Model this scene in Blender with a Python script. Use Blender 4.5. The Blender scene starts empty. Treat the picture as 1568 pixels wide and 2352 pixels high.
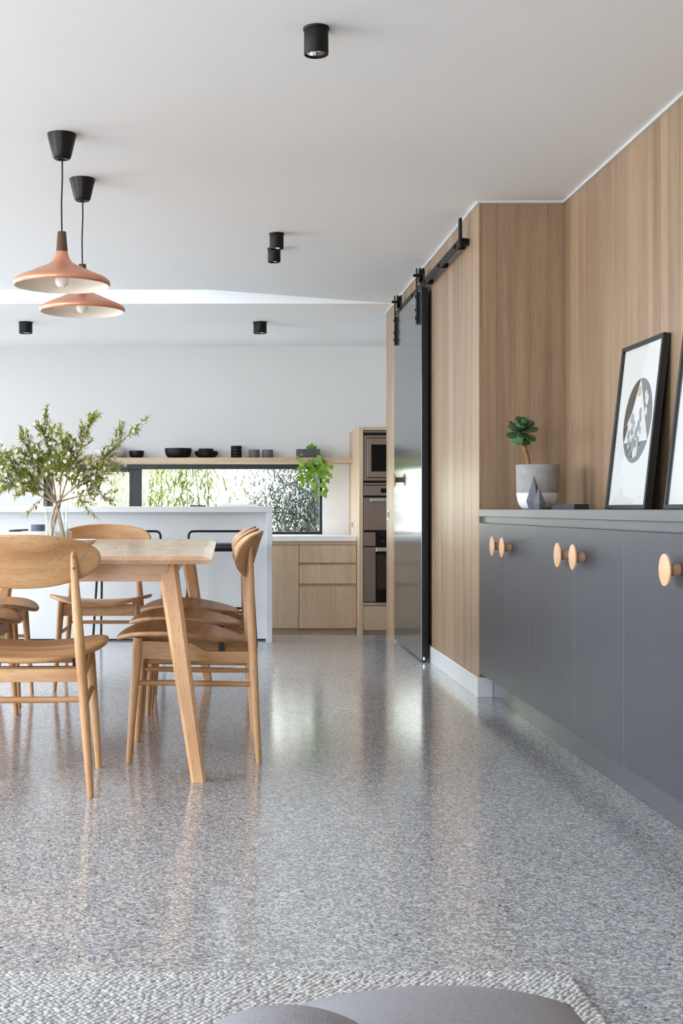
import bpy, bmesh, math, random
import numpy as np
from mathutils import Vector, Matrix, Euler

random.seed(7)
SC = bpy.context.scene
COL = SC.collection
PI = math.pi

# ------------------------------------------------------------------ camera
FPX = 2940.0                      # focal length in pixels of the 1568 x 2352 frame
PX, PY = 515.0, 1169.3            # principal point (shift lens)
EYE = 0.91
cam_d = bpy.data.cameras.new('camera')
cam = bpy.data.objects.new('camera', cam_d)
COL.objects.link(cam)
cam.location = (0, 0, EYE)
cam.rotation_euler = (PI / 2, 0, 0)
cam_d.sensor_fit = 'AUTO'
cam_d.sensor_width = 36.0
cam_d.lens = FPX / 2352.0 * 36.0
cam_d.shift_x = (784.0 - PX) / 2352.0
cam_d.shift_y = -(1176.0 - PY) / 2352.0
cam_d.clip_start = 0.05
SC.camera = cam

# ------------------------------------------------------------------ world, sun, exposure
SKY_STRENGTH = 2.6
SUN_STRENGTH = 3.5
world = bpy.data.worlds.new('sky')
SC.world = world
world.use_nodes = True
bg = world.node_tree.nodes['Background']
bg.inputs[0].default_value = (0.88, 0.94, 1.0, 1)
bg.inputs[1].default_value = SKY_STRENGTH
sun_d = bpy.data.lights.new('sun', 'SUN')
sun_d.energy = SUN_STRENGTH
sun_d.angle = math.radians(0.6)
sun_d.color = (1.0, 0.95, 0.87)
sun = bpy.data.objects.new('sun', sun_d)
COL.objects.link(sun)
sun_dir = Vector((-0.28, 0.80, -0.52))
sun.rotation_euler = sun_dir.to_track_quat('-Z', 'Y').to_euler()
SC.view_settings.view_transform = 'Standard'
SC.view_settings.look = 'None'
SC.view_settings.gamma = 1.0
SC.view_settings.use_curve_mapping = False
SC.view_settings.exposure = 2.6
SC.cycles.max_bounces = 10
SC.cycles.diffuse_bounces = 6
SC.cycles.glossy_bounces = 5
SC.cycles.transparent_max_bounces = 12
SC.cycles.caustics_reflective = False
SC.cycles.caustics_refractive = False
SC.cycles.sample_clamp_indirect = 8.0


def portal(name, loc, rot, sx, sy):
    d = bpy.data.lights.new(name, 'AREA')
    d.shape = 'RECTANGLE'
    d.size, d.size_y = sx, sy
    d.cycles.is_portal = True
    o = bpy.data.objects.new(name, d)
    COL.objects.link(o)
    o.location = loc
    o.rotation_euler = rot
    return o


# an area light shines along its local -Z
portal('portal_glazing', (-4.19, 2.95, 1.16), (0, -PI / 2, 0), 2.3, 3.5)
portal('portal_added_side', (-4.19, 7.1, 1.16), (0, -PI / 2, 0), 2.3, 1.8)
portal('portal_kitchen_door', (-4.19, 11.0, 1.16), (0, -PI / 2, 0), 2.3, 0.8)
portal('portal_front', (-2.7, -3.01, 1.16), (PI / 2, 0, 0), 2.4, 2.3)
portal('portal_skylight', (-2.55, 8.985, 2.78), (0, 0, 0), 3.2, 0.58)
portal('portal_kitchen_window', (-0.38, 11.95, 1.0), (-PI / 2, 0, 0), 2.5, 0.62)


# ------------------------------------------------------------------ helpers
def at(px, py, d):
    """pixel of the photograph at a chosen real distance -> point in the room"""
    return Vector(((px - PX) / FPX * d, d, EYE + (PY - py) / FPX * d))


WLOC = {}


def link(o, parent=None):
    COL.objects.link(o)
    if parent is not None:
        o.parent = parent
    return o


def wl(o):
    v = Vector((0, 0, 0))
    while o is not None:
        v = v + Vector(o.location)
        o = o.parent
    return v


def tag(o, label=None, cat=None, group=None, kind=None):
    if label: o['label'] = label
    if cat: o['category'] = cat
    if group: o['group'] = group
    if kind: o['kind'] = kind
    return o


def thing(name, loc, label, cat, group=None, rz=0.0):
    o = bpy.data.objects.new(name, None)
    o.empty_display_size = 0.05
    COL.objects.link(o)
    o.location = loc
    o.rotation_euler = (0, 0, rz)
    return tag(o, label, cat, group)


def obj(name, bm, mat, parent=None, smooth=False, angle=None, world=False):
    """one mesh object; world=True: bm is in room coordinates, parent unrotated"""
    if world and parent is not None:
        bmesh.ops.translate(bm, verts=bm.verts, vec=-wl(parent))
    bmesh.ops.recalc_face_normals(bm, faces=bm.faces)
    me = bpy.data.meshes.new(name)
    if smooth:
        for f in bm.faces: f.smooth = True
        if angle is not None:
            for e in bm.edges:
                if len(e.link_faces) == 2 and e.calc_face_angle(0) > angle:
                    e.smooth = False
    bm.to_mesh(me)
    bm.free()
    if mat is not None: me.materials.append(mat)
    o = bpy.data.objects.new(name, me)
    return link(o, parent)


def raw(name, verts, faces, mat, parent=None, smooth=False):
    me = bpy.data.meshes.new(name)
    me.from_pydata(verts, [], faces)
    if smooth:
        me.polygons.foreach_set('use_smooth', [True] * len(me.polygons))
    me.materials.append(mat)
    me.update()
    return link(bpy.data.objects.new(name, me), parent)


def add_box(bm, x0, x1, y0, y1, z0, z1, bev=0.0, seg=1):
    if bev > 0:
        t = bmesh.new()
        add_box(t, x0, x1, y0, y1, z0, z1)
        bmesh.ops.bevel(t, geom=t.edges[:], offset=bev, segments=seg, affect='EDGES', profile=0.5)
        tmp = bpy.data.meshes.new('tmp')
        t.to_mesh(tmp); t.free()
        bm.from_mesh(tmp)
        bpy.data.meshes.remove(tmp)
        return bm
    v = [bm.verts.new(p) for p in ((x0, y0, z0), (x1, y0, z0), (x1, y1, z0), (x0, y1, z0),
                                   (x0, y0, z1), (x1, y0, z1), (x1, y1, z1), (x0, y1, z1))]
    for f in ((0, 3, 2, 1), (4, 5, 6, 7), (0, 1, 5, 4), (1, 2, 6, 5), (2, 3, 7, 6), (3, 0, 4, 7)):
        bm.faces.new([v[i] for i in f])
    return bm


def B(*a, **k):
    return add_box(bmesh.new(), *a, **k)


def box(name, ext, mat, parent=None, bev=0.0, seg=1, smooth=False):
    """box in room coordinates"""
    return obj(name, B(*ext, bev=bev, seg=seg), mat, parent, smooth=smooth, world=True)


def add_prism(bm, poly, axis, a, b):
    """poly: list of 2D points; axis: 0 (yz), 1 (xz), 2 (xy); extruded from a to b"""
    def P(p, t):
        return {0: (t, p[0], p[1]), 1: (p[0], t, p[1]), 2: (p[0], p[1], t)}[axis]
    va = [bm.verts.new(P(p, a)) for p in poly]
    vb = [bm.verts.new(P(p, b)) for p in poly]
    n = len(poly)
    bm.faces.new(va)
    bm.faces.new(vb[::-1])
    for i in range(n):
        bm.faces.new((va[i], vb[i], vb[(i + 1) % n], va[(i + 1) % n]))
    return bm


def add_lathe(bm, prof, n=32, c=(0, 0, 0), M=None):
    """prof: (r, z) pairs; r = 0 closes on the axis"""
    rings = []
    for r, z in prof:
        if r <= 1e-6:
            p = Vector((0, 0, z))
            rings.append([bm.verts.new((M @ p if M else p) + Vector(c))])
        else:
            ring = []
            for i in range(n):
                a = 2 * PI * i / n
                p = Vector((r * math.cos(a), r * math.sin(a), z))
                ring.append(bm.verts.new((M @ p if M else p) + Vector(c)))
            rings.append(ring)
    for k in range(len(rings) - 1):
        A, C = rings[k], rings[k + 1]
        for i in range(n):
            j = (i + 1) % n
            if len(A) == 1 and len(C) == 1: continue
            if len(A) == 1: bm.faces.new((A[0], C[i], C[j]))
            elif len(C) == 1: bm.faces.new((A[i], A[j], C[0]))
            else: bm.faces.new((A[i], A[j], C[j], C[i]))
    return bm


def lathe(name, prof, mat, parent=None, n=32, c=(0, 0, 0), M=None, angle=1.0, world=False):
    return obj(name, add_lathe(bmesh.new(), prof, n, c, M), mat, parent, smooth=True, angle=angle, world=world)


def add_tube(bm, pts, rads, seg=10, sect=None, cap=True):
    """swept tube; sect: optional list of (a, b) unit-section points instead of a circle"""
    pts = [Vector(p) for p in pts]
    if not isinstance(rads, (list, tuple)): rads = [rads] * len(pts)
    if sect is None:
        sect = [(math.cos(2 * PI * i / seg), math.sin(2 * PI * i / seg)) for i in range(seg)]
    n = len(sect)
    up = None
    rings = []
    for k, p in enumerate(pts):
        t = (pts[min(k + 1, len(pts) - 1)] - pts[max(k - 1, 0)]).normalized()
        if up is None:
            ref = Vector((1, 0, 0)) if abs(t.x) < 0.8 else Vector((0, 1, 0))
            up = (ref - t * ref.dot(t)).normalized()
        else:
            up = (up - t * up.dot(t)).normalized()
        side = t.cross(up)
        rings.append([bm.verts.new(p + (up * a + side * b) * rads[k]) for a, b in sect])
    for k in range(len(rings) - 1):
        for i in range(n):
            j = (i + 1) % n
            bm.faces.new((rings[k][i], rings[k][j], rings[k + 1][j], rings[k + 1][i]))
    if cap:
        bm.faces.new(rings[0][::-1])
        bm.faces.new(rings[-1])
    return bm


def tube(name, pts, rads, mat, parent=None, seg=10, sect=None, world=False, angle=0.9):
    return obj(name, add_tube(bmesh.new(), pts, rads, seg, sect), mat, parent, smooth=True, angle=angle, world=world)


def bez(p0, p1, p2, n=10):
    p0, p1, p2 = Vector(p0), Vector(p1), Vector(p2)
    return [p0 * (1 - t) ** 2 + p1 * 2 * t * (1 - t) + p2 * t * t for t in [i / n for i in range(n + 1)]]


def rounded(pts, r, n=5):
    """polyline with its inner corners rounded"""
    pts = [Vector(p) for p in pts]
    out = [pts[0]]
    for a, b, c in zip(pts, pts[1:], pts[2:]):
        u, w = (a - b), (c - b)
        q = min(r, u.length * 0.49, w.length * 0.49)
        out += bez(b + u.normalized() * q, b, b + w.normalized() * q, n)
    return out + [pts[-1]]


def copy_tree(o, parent=None, loc=None, rz=None, label=None):
    c = o.copy()
    COL.objects.link(c)
    if parent is not None: c.parent = parent
    if loc is not None: c.location = loc
    if rz is not None: c.rotation_euler = (0, 0, rz)
    if label: c['label'] = label
    for ch in KIDS.get(o, list(o.children)):
        copy_tree(ch, c)
    return c


KIDS = {}


# ------------------------------------------------------------------ materials
def srgb(r, g, b):
    f = lambda c: (c / 12.92 if c <= 0.04045 else ((c + 0.055) / 1.055) ** 2.4)
    return (f(r / 255), f(g / 255), f(b / 255), 1)


class NT:
    def __init__(self, name):
        self.m = bpy.data.materials.new(name)
        self.m.use_nodes = True
        self.t = self.m.node_tree
        self.p = self.t.nodes['Principled BSDF']
        self.out = self.t.nodes['Material Output']

    def n(self, typ, **kw):
        nd = self.t.nodes.new(typ)
        for k, v in kw.items():
            if k.startswith('i_'):
                nd.inputs[k[2:].replace('_', ' ')].default_value = v
            else:
                setattr(nd, k, v)
        return nd

    def l(self, a, b):
        self.t.links.new(a, b)

    def math(self, op, a, b=None, c=None):
        nd = self.n('ShaderNodeMath', operation=op)
        for i, v in enumerate((a, b, c)):
            if v is None: continue
            if isinstance(v, (int, float)): nd.inputs[i].default_value = v
            else: self.l(v, nd.inputs[i])
        return nd.outputs[0]

    def mix(self, fac, a, b, mode='MIX'):
        nd = self.n('ShaderNodeMix', data_type='RGBA', blend_type=mode)
        for s, v in ((nd.inputs[0], fac), (nd.inputs[6], a), (nd.inputs[7], b)):
            if isinstance(v, (int, float, tuple)): s.default_value = v
            else: self.l(v, s)
        return nd.outputs[2]

    def ramp(self, fac, stops, interp='LINEAR'):
        nd = self.n('ShaderNodeValToRGB')
        nd.color_ramp.interpolation = interp
        while len(nd.color_ramp.elements) < len(stops): nd.color_ramp.elements.new(0.5)
        for e, (p, c) in zip(nd.color_ramp.elements, stops):
            e.position, e.color = p, c
        self.l(fac, nd.inputs[0])
        return nd.outputs[0]

    def coord(self, scale=(1, 1, 1), rand=0.0):
        tc = self.n('ShaderNodeTexCoord')
        mp = self.n('ShaderNodeMapping')
        mp.inputs['Scale'].default_value = scale
        self.l(tc.outputs['Object'], mp.inputs['Vector'])
        if rand:
            oi = self.n('ShaderNodeObjectInfo')
            v = self.n('ShaderNodeVectorMath', operation='SCALE')
            v.inputs[0].default_value = (rand, rand * 0.77, rand * 1.31)
            self.l(oi.outputs['Random'], v.inputs['Scale'])
            self.l(v.outputs[0], mp.inputs['Location'])
        return mp.outputs[0]

    def noise(self, vec, scale, detail=3.0, rough=0.5, dist=0.0):
        nd = self.n('ShaderNodeTexNoise')
        nd.inputs['Scale'].default_value = scale
        nd.inputs['Detail'].default_value = detail
        nd.inputs['Roughness'].default_value = rough
        nd.inputs['Distortion'].default_value = dist
        self.l(vec, nd.inputs['Vector'])
        return nd.outputs['Fac']

    def bump(self, h, strength=0.1, dist=0.001):
        nd = self.n('ShaderNodeBump')
        nd.inputs['Strength'].default_value = strength
        nd.inputs['Distance'].default_value = dist
        self.l(h, nd.inputs['Height'])
        self.l(nd.outputs[0], self.p.inputs['Normal'])

    def base(self, c):
        if isinstance(c, tuple): self.p.inputs['Base Color'].default_value = c
        else: self.l(c, self.p.inputs['Base Color'])

    def set(self, **k):
        for a, v in k.items():
            self.p.inputs[a.replace('_', ' ')].default_value = v
        return self


def plain(name, col, rough=0.5, metal=0.0, var=0.05, vscale=6.0, bump=0.0, bscale=200.0, **kw):
    """a procedural near-uniform finish: slight tonal noise, optional fine relief"""
    t = NT(name)
    v = t.coord()
    n = t.noise(v, vscale, 3)
    dark = tuple(c * (1 - var) for c in col[:3]) + (1,)
    lite = tuple(min(1, c * (1 + var)) for c in col[:3]) + (1,)
    t.base(t.ramp(n, [(0.3, dark), (0.7, lite)]))
    t.set(Roughness=rough, Metallic=metal)
    if bump: t.bump(t.noise(v, bscale, 2), bump, 0.002)
    t.set(**kw)
    return t.m


def wood(name, axis, light, dark, across=26.0, along=1.6, rough=0.42, ring=7.0, ringmix=0.45, rnd=0.14, pore=0.35, fine=9.0, relief=0.12):
    """oak-like grain that runs along the given local axis"""
    t = NT(name)
    s = [across] * 3
    s[axis] = along
    v = t.coord(tuple(s), rand=41.0)
    s2 = [across * 0.16] * 3
    s2[axis] = along * 0.45
    v2 = t.coord(tuple(s2), rand=23.0)
    broad = t.noise(v, 1.0, 4, 0.55, 0.25)
    rings = t.math('SINE', t.math('MULTIPLY', t.noise(v2, 1.0, 2, 0.4, 0.15), ring * 2 * PI))
    rings = t.math('MULTIPLY_ADD', rings, 0.5, 0.5)
    grain = t.math('ADD', t.math('MULTIPLY', broad, 1 - ringmix), t.math('MULTIPLY', rings, ringmix))
    s3 = [across * fine] * 3
    s3[axis] = along * 9
    v3 = t.coord(tuple(s3), rand=17.0)
    pores = t.noise(v3, 1.0, 2, 0.6)
    col = t.ramp(grain, [(0.15, dark), (0.85, light)])
    pd = tuple(c * (1 - pore) for c in dark[:3]) + (1,)
    pm = t.ramp(pores, [(0.52, (0, 0, 0, 1)), (0.72, (1, 1, 1, 1))])
    col = t.mix(t.math('MULTIPLY', pm, 0.55), col, pd)
    oi = t.n('ShaderNodeObjectInfo')
    hsv = t.n('ShaderNodeHueSaturation')
    t.l(col, hsv.inputs['Color'])
    t.l(t.math('MULTIPLY_ADD', oi.outputs['Random'], 2 * rnd, 1 - rnd), hsv.inputs['Value'])
    t.base(hsv.outputs[0])
    t.set(Roughness=rough)
    t.bump(pores, relief, 0.0006)
    return t.m


def glass_thin(name, tint=(0.97, 0.985, 0.98, 1), refl=1.0):
    """window or picture glass: see-through with a fresnel reflection"""
    t = NT(name)
    tr = t.n('ShaderNodeBsdfTransparent')
    tr.inputs[0].default_value = tint
    gl = t.n('ShaderNodeBsdfGlossy')
    gl.inputs['Roughness'].default_value = 0.0
    fr = t.n('ShaderNodeFresnel')
    fr.inputs[0].default_value = 1.45
    mx = t.n('ShaderNodeMixShader')
    ge = t.n('ShaderNodeNewGeometry')          # only the outer faces of a pane reflect
    outer = t.math('SUBTRACT', 1.0, ge.outputs['Backfacing'])
    t.l(t.math('MULTIPLY', t.math('MULTIPLY', fr.outputs[0], refl), outer), mx.inputs[0])
    t.l(tr.outputs[0], mx.inputs[1])
    t.l(gl.outputs[0], mx.inputs[2])
    t.l(mx.outputs[0], t.out.inputs[0])
    return t.m


def leafmat(name, a, b, rough=0.45, trans=0.3, scale=30.0, rnd=0.18):
    t = NT(name)
    v = t.coord((1, 1, 1), rand=3.0)
    col = t.ramp(t.noise(v, scale, 2), [(0.3, a), (0.7, b)])
    oi = t.n('ShaderNodeObjectInfo')
    hsv = t.n('ShaderNodeHueSaturation')
    t.l(col, hsv.inputs['Color'])
    t.l(t.math('MULTIPLY_ADD', oi.outputs['Random'], 2 * rnd, 1 - rnd), hsv.inputs['Value'])
    t.base(hsv.outputs[0])
    t.set(Roughness=rough)
    tl = t.n('ShaderNodeBsdfTranslucent')
    t.l(hsv.outputs[0], tl.inputs[0])
    mx = t.n('ShaderNodeMixShader')
    mx.inputs[0].default_value = trans
    t.l(t.p.outputs[0], mx.inputs[1])
    t.l(tl.outputs[0], mx.inputs[2])
    t.l(mx.outputs[0], t.out.inputs[0])
    return t.m


def terrazzo():
    t = NT('polished_terrazzo')
    tc = t.n('ShaderNodeTexCoord')
    nz = t.n('ShaderNodeTexNoise')
    nz.inputs['Scale'].default_value = 260.0
    nz.inputs['Detail'].default_value = 1.0
    t.l(tc.outputs['Object'], nz.inputs['Vector'])
    va = t.n('ShaderNodeVectorMath', operation='MULTIPLY_ADD')
    t.l(nz.outputs['Color'], va.inputs[0])
    va.inputs[1].default_value = (0.0035, 0.0035, 0)
    t.l(tc.outputs['Object'], va.inputs[2])
    vec = va.outputs[0]

    def layer(scale, edge, keep, offs):
        mp = t.n('ShaderNodeMapping')
        mp.inputs['Location'].default_value = (offs, offs * 1.7, 0)
        t.l(vec, mp.inputs['Vector'])
        a = t.n('ShaderNodeTexVoronoi', feature='DISTANCE_TO_EDGE', voronoi_dimensions='2D')
        b = t.n('ShaderNodeTexVoronoi', feature='F1', voronoi_dimensions='2D')
        for q in (a, b):
            q.inputs['Scale'].default_value = scale
            t.l(mp.outputs[0], q.inputs['Vector'])
        sp = t.n('ShaderNodeSeparateColor')
        t.l(b.outputs['Color'], sp.inputs[0])
        m = t.math('MULTIPLY', t.math('GREATER_THAN', a.outputs['Distance'], edge),
                   t.math('GREATER_THAN', sp.outputs[0], keep))
        return m, sp.outputs[1], sp.outputs[2]
    cem = t.ramp(t.noise(tc.outputs['Object'], 2.2, 4), [(0.3, srgb(140, 144, 152)), (0.7, srgb(152, 155, 162))])
    cem = t.mix(0.2, cem, t.ramp(t.noise(tc.outputs['Object'], 420, 2), [(0.3, srgb(118, 122, 130)), (0.7, srgb(170, 172, 177))]))
    stones = [(0.0, srgb(210, 212, 214)), (0.34, srgb(192, 195, 200)), (0.55, srgb(228, 228, 227)), (0.7, srgb(202, 189, 168)),
              (0.79, srgb(160, 162, 166)), (0.90, srgb(120, 124, 132)), (0.975, srgb(74, 80, 92)), (0.992, srgb(160, 130, 106))]
    m1, c1, d1 = layer(205, 0.08, 0.44, 0.0)
    col = t.mix(m1, cem, t.ramp(c1, stones, 'CONSTANT'))
    m2, c2, d2 = layer(125, 0.085, 0.70, 3.1)
    col = t.mix(m2, col, t.ramp(c2, stones, 'CONSTANT'))
    t.base(col)
    t.l(t.math('MULTIPLY_ADD', t.noise(tc.outputs['Object'], 1.3, 3), 0.06, 0.10), t.p.inputs['Roughness'])
    t.set(IOR=1.58)
    return t.m


M = {}
M['terrazzo'] = terrazzo()
M['white_paint'] = plain('white_wall_paint', srgb(218, 219, 219), 0.75, var=0.012, vscale=1.5, bump=0.03, bscale=350)
M['ceiling_paint'] = plain('ceiling_paint', srgb(239, 242, 245), 0.85, var=0.01, vscale=1.0, bump=0.02, bscale=300)
M['white_lacquer'] = plain('white_lacquer', srgb(206, 208, 210), 0.32, var=0.012)
M['white_stone'] = plain('white_stone', srgb(234, 235, 236), 0.25, var=0.02, vscale=14)
M['splash'] = plain('white_splashback', srgb(232, 232, 232), 0.2, var=0.01)
M['skirting'] = plain('satin_pale_skirting', srgb(222, 225, 228), 0.3, var=0.02, Metallic=0.2)
M['kick'] = None
veL, veD = srgb(174, 148, 121), srgb(132, 108, 85)
M['veneer_z'] = wood('oak_veneer', 2, veL, veD, across=34, along=0.8, rough=0.38, ring=3.0, ringmix=0.25, rnd=0.12, pore=0.34)
kvL, kvD = srgb(212, 188, 160), srgb(182, 156, 128)
M['kitchen_veneer'] = wood('pale_oak_veneer', 2, kvL, kvD, across=30, along=1.0, rough=0.45, ring=3.0, ringmix=0.25, rnd=0.04)
M['kitchen_veneer_x'] = wood('pale_oak_veneer_sideways', 0, kvL, kvD, across=30, along=1.0, rough=0.45, ring=3.0, ringmix=0.25, rnd=0.03)
okL, okD = srgb(208, 167, 120), srgb(164, 116, 74)
for ax, nm in ((0, 'x'), (1, 'y'), (2, 'z')):
    M['oak_' + nm] = wood('oiled_oak_' + nm, ax, okL, okD, across=30, along=2.2, rough=0.4, ring=6.0, ringmix=0.4, rnd=0.07)
tbL, tbD = srgb(212, 178, 146), srgb(186, 144, 110)
M['table_x'] = wood('table_oak_x', 0, tbL, tbD, across=22, along=1.3, rough=0.24, ring=5, ringmix=0.3, rnd=0.05, relief=0.03)
M['table_y'] = wood('table_oak_y', 1, tbL, tbD, across=22, along=1.3, rough=0.24, ring=5, ringmix=0.3, rnd=0.05, relief=0.03)
M['table_z'] = wood('table_oak_z', 2, srgb(222, 178, 134), srgb(194, 144, 100), across=22, along=1.6, rough=0.4, ring=5, ringmix=0.3, rnd=0.05)
M['knob_wood'] = wood('knob_beech', 2, srgb(222, 182, 146), srgb(196, 150, 112), across=60, along=8, rough=0.4, ring=3, ringmix=0.25, rnd=0.04)
M['walnut'] = wood('walnut', 2, srgb(112, 78, 58), srgb(72, 46, 34), across=90, along=6, rough=0.4, ring=3, ringmix=0.3, rnd=0.03)
M['door_knob'] = wood('door_knob_walnut', 2, srgb(160, 116, 80), srgb(122, 82, 54), across=60, along=8, rough=0.4, ring=3, ringmix=0.25, rnd=0.03)


def brushed(name, col, rough, metal, aniso=0.5):
    t = NT(name)
    v = t.coord((260, 260, 2.0))
    n = t.noise(v, 1.0, 2)
    d = tuple(c * 0.93 for c in col[:3]) + (1,)
    l_ = tuple(min(1, c * 1.07) for c in col[:3]) + (1,)
    t.base(t.ramp(n, [(0.3, d), (0.7, l_)]))
    t.l(t.math('MULTIPLY_ADD', n, 0.06, rough - 0.03), t.p.inputs['Roughness'])
    t.set(Metallic=metal)
    return t.m


M['grey_lacquer'] = brushed('grey_satin_laminate', srgb(76, 77, 85), 0.33, 0.3)
M['kick'] = brushed('brushed_kickboard', srgb(112, 113, 119), 0.22, 0.6)
M['grey_worktop'] = brushed('grey_worktop', srgb(98, 101, 105), 0.33, 0.3)
M['door_grey'] = brushed('sliding_door_laminate', srgb(96, 98, 102), 0.14, 0.6)
M['black_metal'] = plain('black_powdercoat', srgb(7, 7, 8), 0.5, var=0.1, Specular_IOR_Level=0.3)
M['dark_edge'] = plain('dark_door_edge', srgb(18, 20, 25), 0.42, var=0.08, Specular_IOR_Level=0.35)
M['black_satin'] = plain('black_satin', srgb(7, 7, 8), 0.4, var=0.1, Specular_IOR_Level=0.3)
M['black_rubber'] = plain('black_rubber', srgb(14, 14, 14), 0.6, var=0.1)
M['window_frame'] = plain('charcoal_window_frame', srgb(30, 33, 39), 0.4, var=0.08)
M['copper'] = plain('satin_copper', srgb(224, 160, 130), 0.36, metal=0.65, var=0.03)
M['shade_inner'] = plain('shade_inner_white', srgb(236, 231, 220), 0.6, var=0.01)
M['cord'] = plain('black_cord', srgb(12, 12, 12), 0.7, var=0.1)
M['steel_brown'] = brushed('bronze_tinted_steel', srgb(142, 127, 117), 0.36, 0.65)
M['steel'] = plain('bright_steel', srgb(215, 215, 210), 0.28, metal=0.85, var=0.03)
M['chrome'] = plain('chrome', srgb(200, 202, 205), 0.15, metal=1.0, var=0.02)
M['oven_glass'] = plain('black_oven_glass', srgb(12, 13, 16), 0.07, var=0.1)
M['oven_window'] = plain('oven_window', srgb(52, 44, 38), 0.08, var=0.15)
M['display_ink'] = plain('display_mark', srgb(90, 96, 104), 0.4, var=0.05)
M['black_ceramic'] = plain('black_ceramic', srgb(11, 11, 13), 0.45, var=0.1, Specular_IOR_Level=0.35)
M['grey_ceramic'] = plain('grey_ceramic', srgb(96, 98, 101), 0.6, var=0.05, vscale=20)
M['planter_grey'] = plain('slate_planter', srgb(78, 80, 86), 0.55, var=0.05, vscale=20)
M['pale_ceramic'] = plain('pale_grey_ceramic', srgb(196, 194, 196), 0.5, var=0.03, vscale=12)
M['white_ceramic'] = plain('white_ceramic', srgb(238, 238, 236), 0.22, var=0.01)
M['blue_ceramic'] = plain('dusk_blue_ceramic', srgb(82, 92, 116), 0.45, var=0.05, vscale=30)
M['concrete'] = plain('raw_concrete', srgb(150, 148, 147), 0.8, var=0.13, vscale=22, bump=0.12, bscale=260)
M['dip_white'] = plain('white_dip', srgb(232, 232, 234), 0.5, var=0.015)
M['slate_gem'] = plain('cast_slate_concrete', srgb(104, 107, 116), 0.7, var=0.10, vscale=60, bump=0.1, bscale=400)
M['navy_black'] = plain('navy_black_block', srgb(16, 18, 25), 0.55, var=0.08)
M['soil'] = plain('potting_soil', srgb(52, 40, 32), 0.95, var=0.3, vscale=120, bump=0.6, bscale=200)
M['paper'] = plain('print_paper', srgb(224, 225, 227), 0.7, var=0.006)
M['ink_grey'] = plain('print_ink_grey', srgb(112, 115, 119), 0.7, var=0.10, vscale=90)
M['ink_reflection'] = plain('print_ink_reflection', srgb(74, 72, 70), 0.7, var=0.12, vscale=90)  # left segment only: a dark brown reflection put into the ink colour
M['ink_mid'] = plain('print_ink_mid', srgb(152, 154, 158), 0.7, var=0.22, vscale=60)
M['ink_gold'] = plain('print_ink_gold', srgb(188, 172, 132), 0.6, var=0.08, vscale=60)
M['frame_black'] = wood('black_stained_frame', 2, srgb(30, 31, 33), srgb(17, 18, 20), across=60, along=6, rough=0.45, ring=3, ringmix=0.2, rnd=0.02)
M['pane'] = glass_thin('window_glass', (0.93, 0.95, 0.945, 1))
M['picture_glass'] = glass_thin('picture_glass', (0.985, 0.99, 0.985, 1), 0.9)
M['leather'] = plain('black_leather', srgb(30, 31, 35), 0.45, var=0.12, vscale=60, bump=0.2, bscale=300)
M['bark'] = plain('pale_bark', srgb(176, 158, 132), 0.75, var=0.16, vscale=60, bump=0.3, bscale=120)
M['garden_bark'] = plain('grey_bark', srgb(110, 106, 120), 0.8, var=0.2, vscale=9, bump=0.4, bscale=40)
M['succulent_stem'] = plain('succulent_stem', srgb(146, 106, 70), 0.7, var=0.3, vscale=90, bump=0.6, bscale=160)
M['leaf_olive'] = leafmat('wax_flower_leaf', srgb(108, 136, 52), srgb(208, 216, 118), 0.38, 0.45, scale=90)
M['petal'] = leafmat('white_petal', srgb(236, 226, 226), srgb(250, 246, 244), 0.6, 0.25, scale=80)
M['flower_eye'] = plain('flower_eye', srgb(190, 160, 120), 0.6, var=0.1)
M['ivy_leaf'] = leafmat('ivy_leaf', srgb(78, 128, 30), srgb(146, 190, 52), 0.4, 0.35, scale=24, rnd=0.32)
M['vine'] = plain('vine_stem', srgb(92, 72, 46), 0.7, var=0.15, vscale=60)
M['succulent_leaf'] = leafmat('succulent_leaf', srgb(40, 70, 46), srgb(92, 128, 84), 0.3, 0.08, scale=1.5, rnd=0.4)
M['bamboo_leaf'] = leafmat('bamboo_leaf', srgb(104, 122, 66), srgb(178, 182, 112), 0.5, 0.3, scale=1.6)
M['tree_leaf'] = leafmat('grey_green_tree_leaf', srgb(62, 74, 82), srgb(110, 120, 104), 0.5, 0.2, scale=1.3)
M['render_white'] = plain('white_render', srgb(226, 224, 218), 0.85, var=0.03, vscale=1.5, bump=0.1, bscale=60)
M['paving'] = plain('pale_paving', srgb(176, 170, 160), 0.85, var=0.06, vscale=2.0, bump=0.1, bscale=40)
M['garden_soil'] = plain('garden_bed', srgb(120, 112, 92), 0.95, var=0.2, vscale=6, bump=0.4, bscale=20)
M['water'] = None
M['book_white'] = plain('white_book_cover', srgb(226, 224, 220), 0.45, var=0.015)
M['book_pages'] = plain('book_pages', srgb(206, 198, 184), 0.8, var=0.08, vscale=40)
M['book_dark'] = plain('dark_book_cover', srgb(58, 56, 56), 0.45, var=0.15, vscale=40)
M['bulb'] = plain('frosted_bulb', srgb(240, 240, 238), 0.25, var=0.005)


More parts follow.
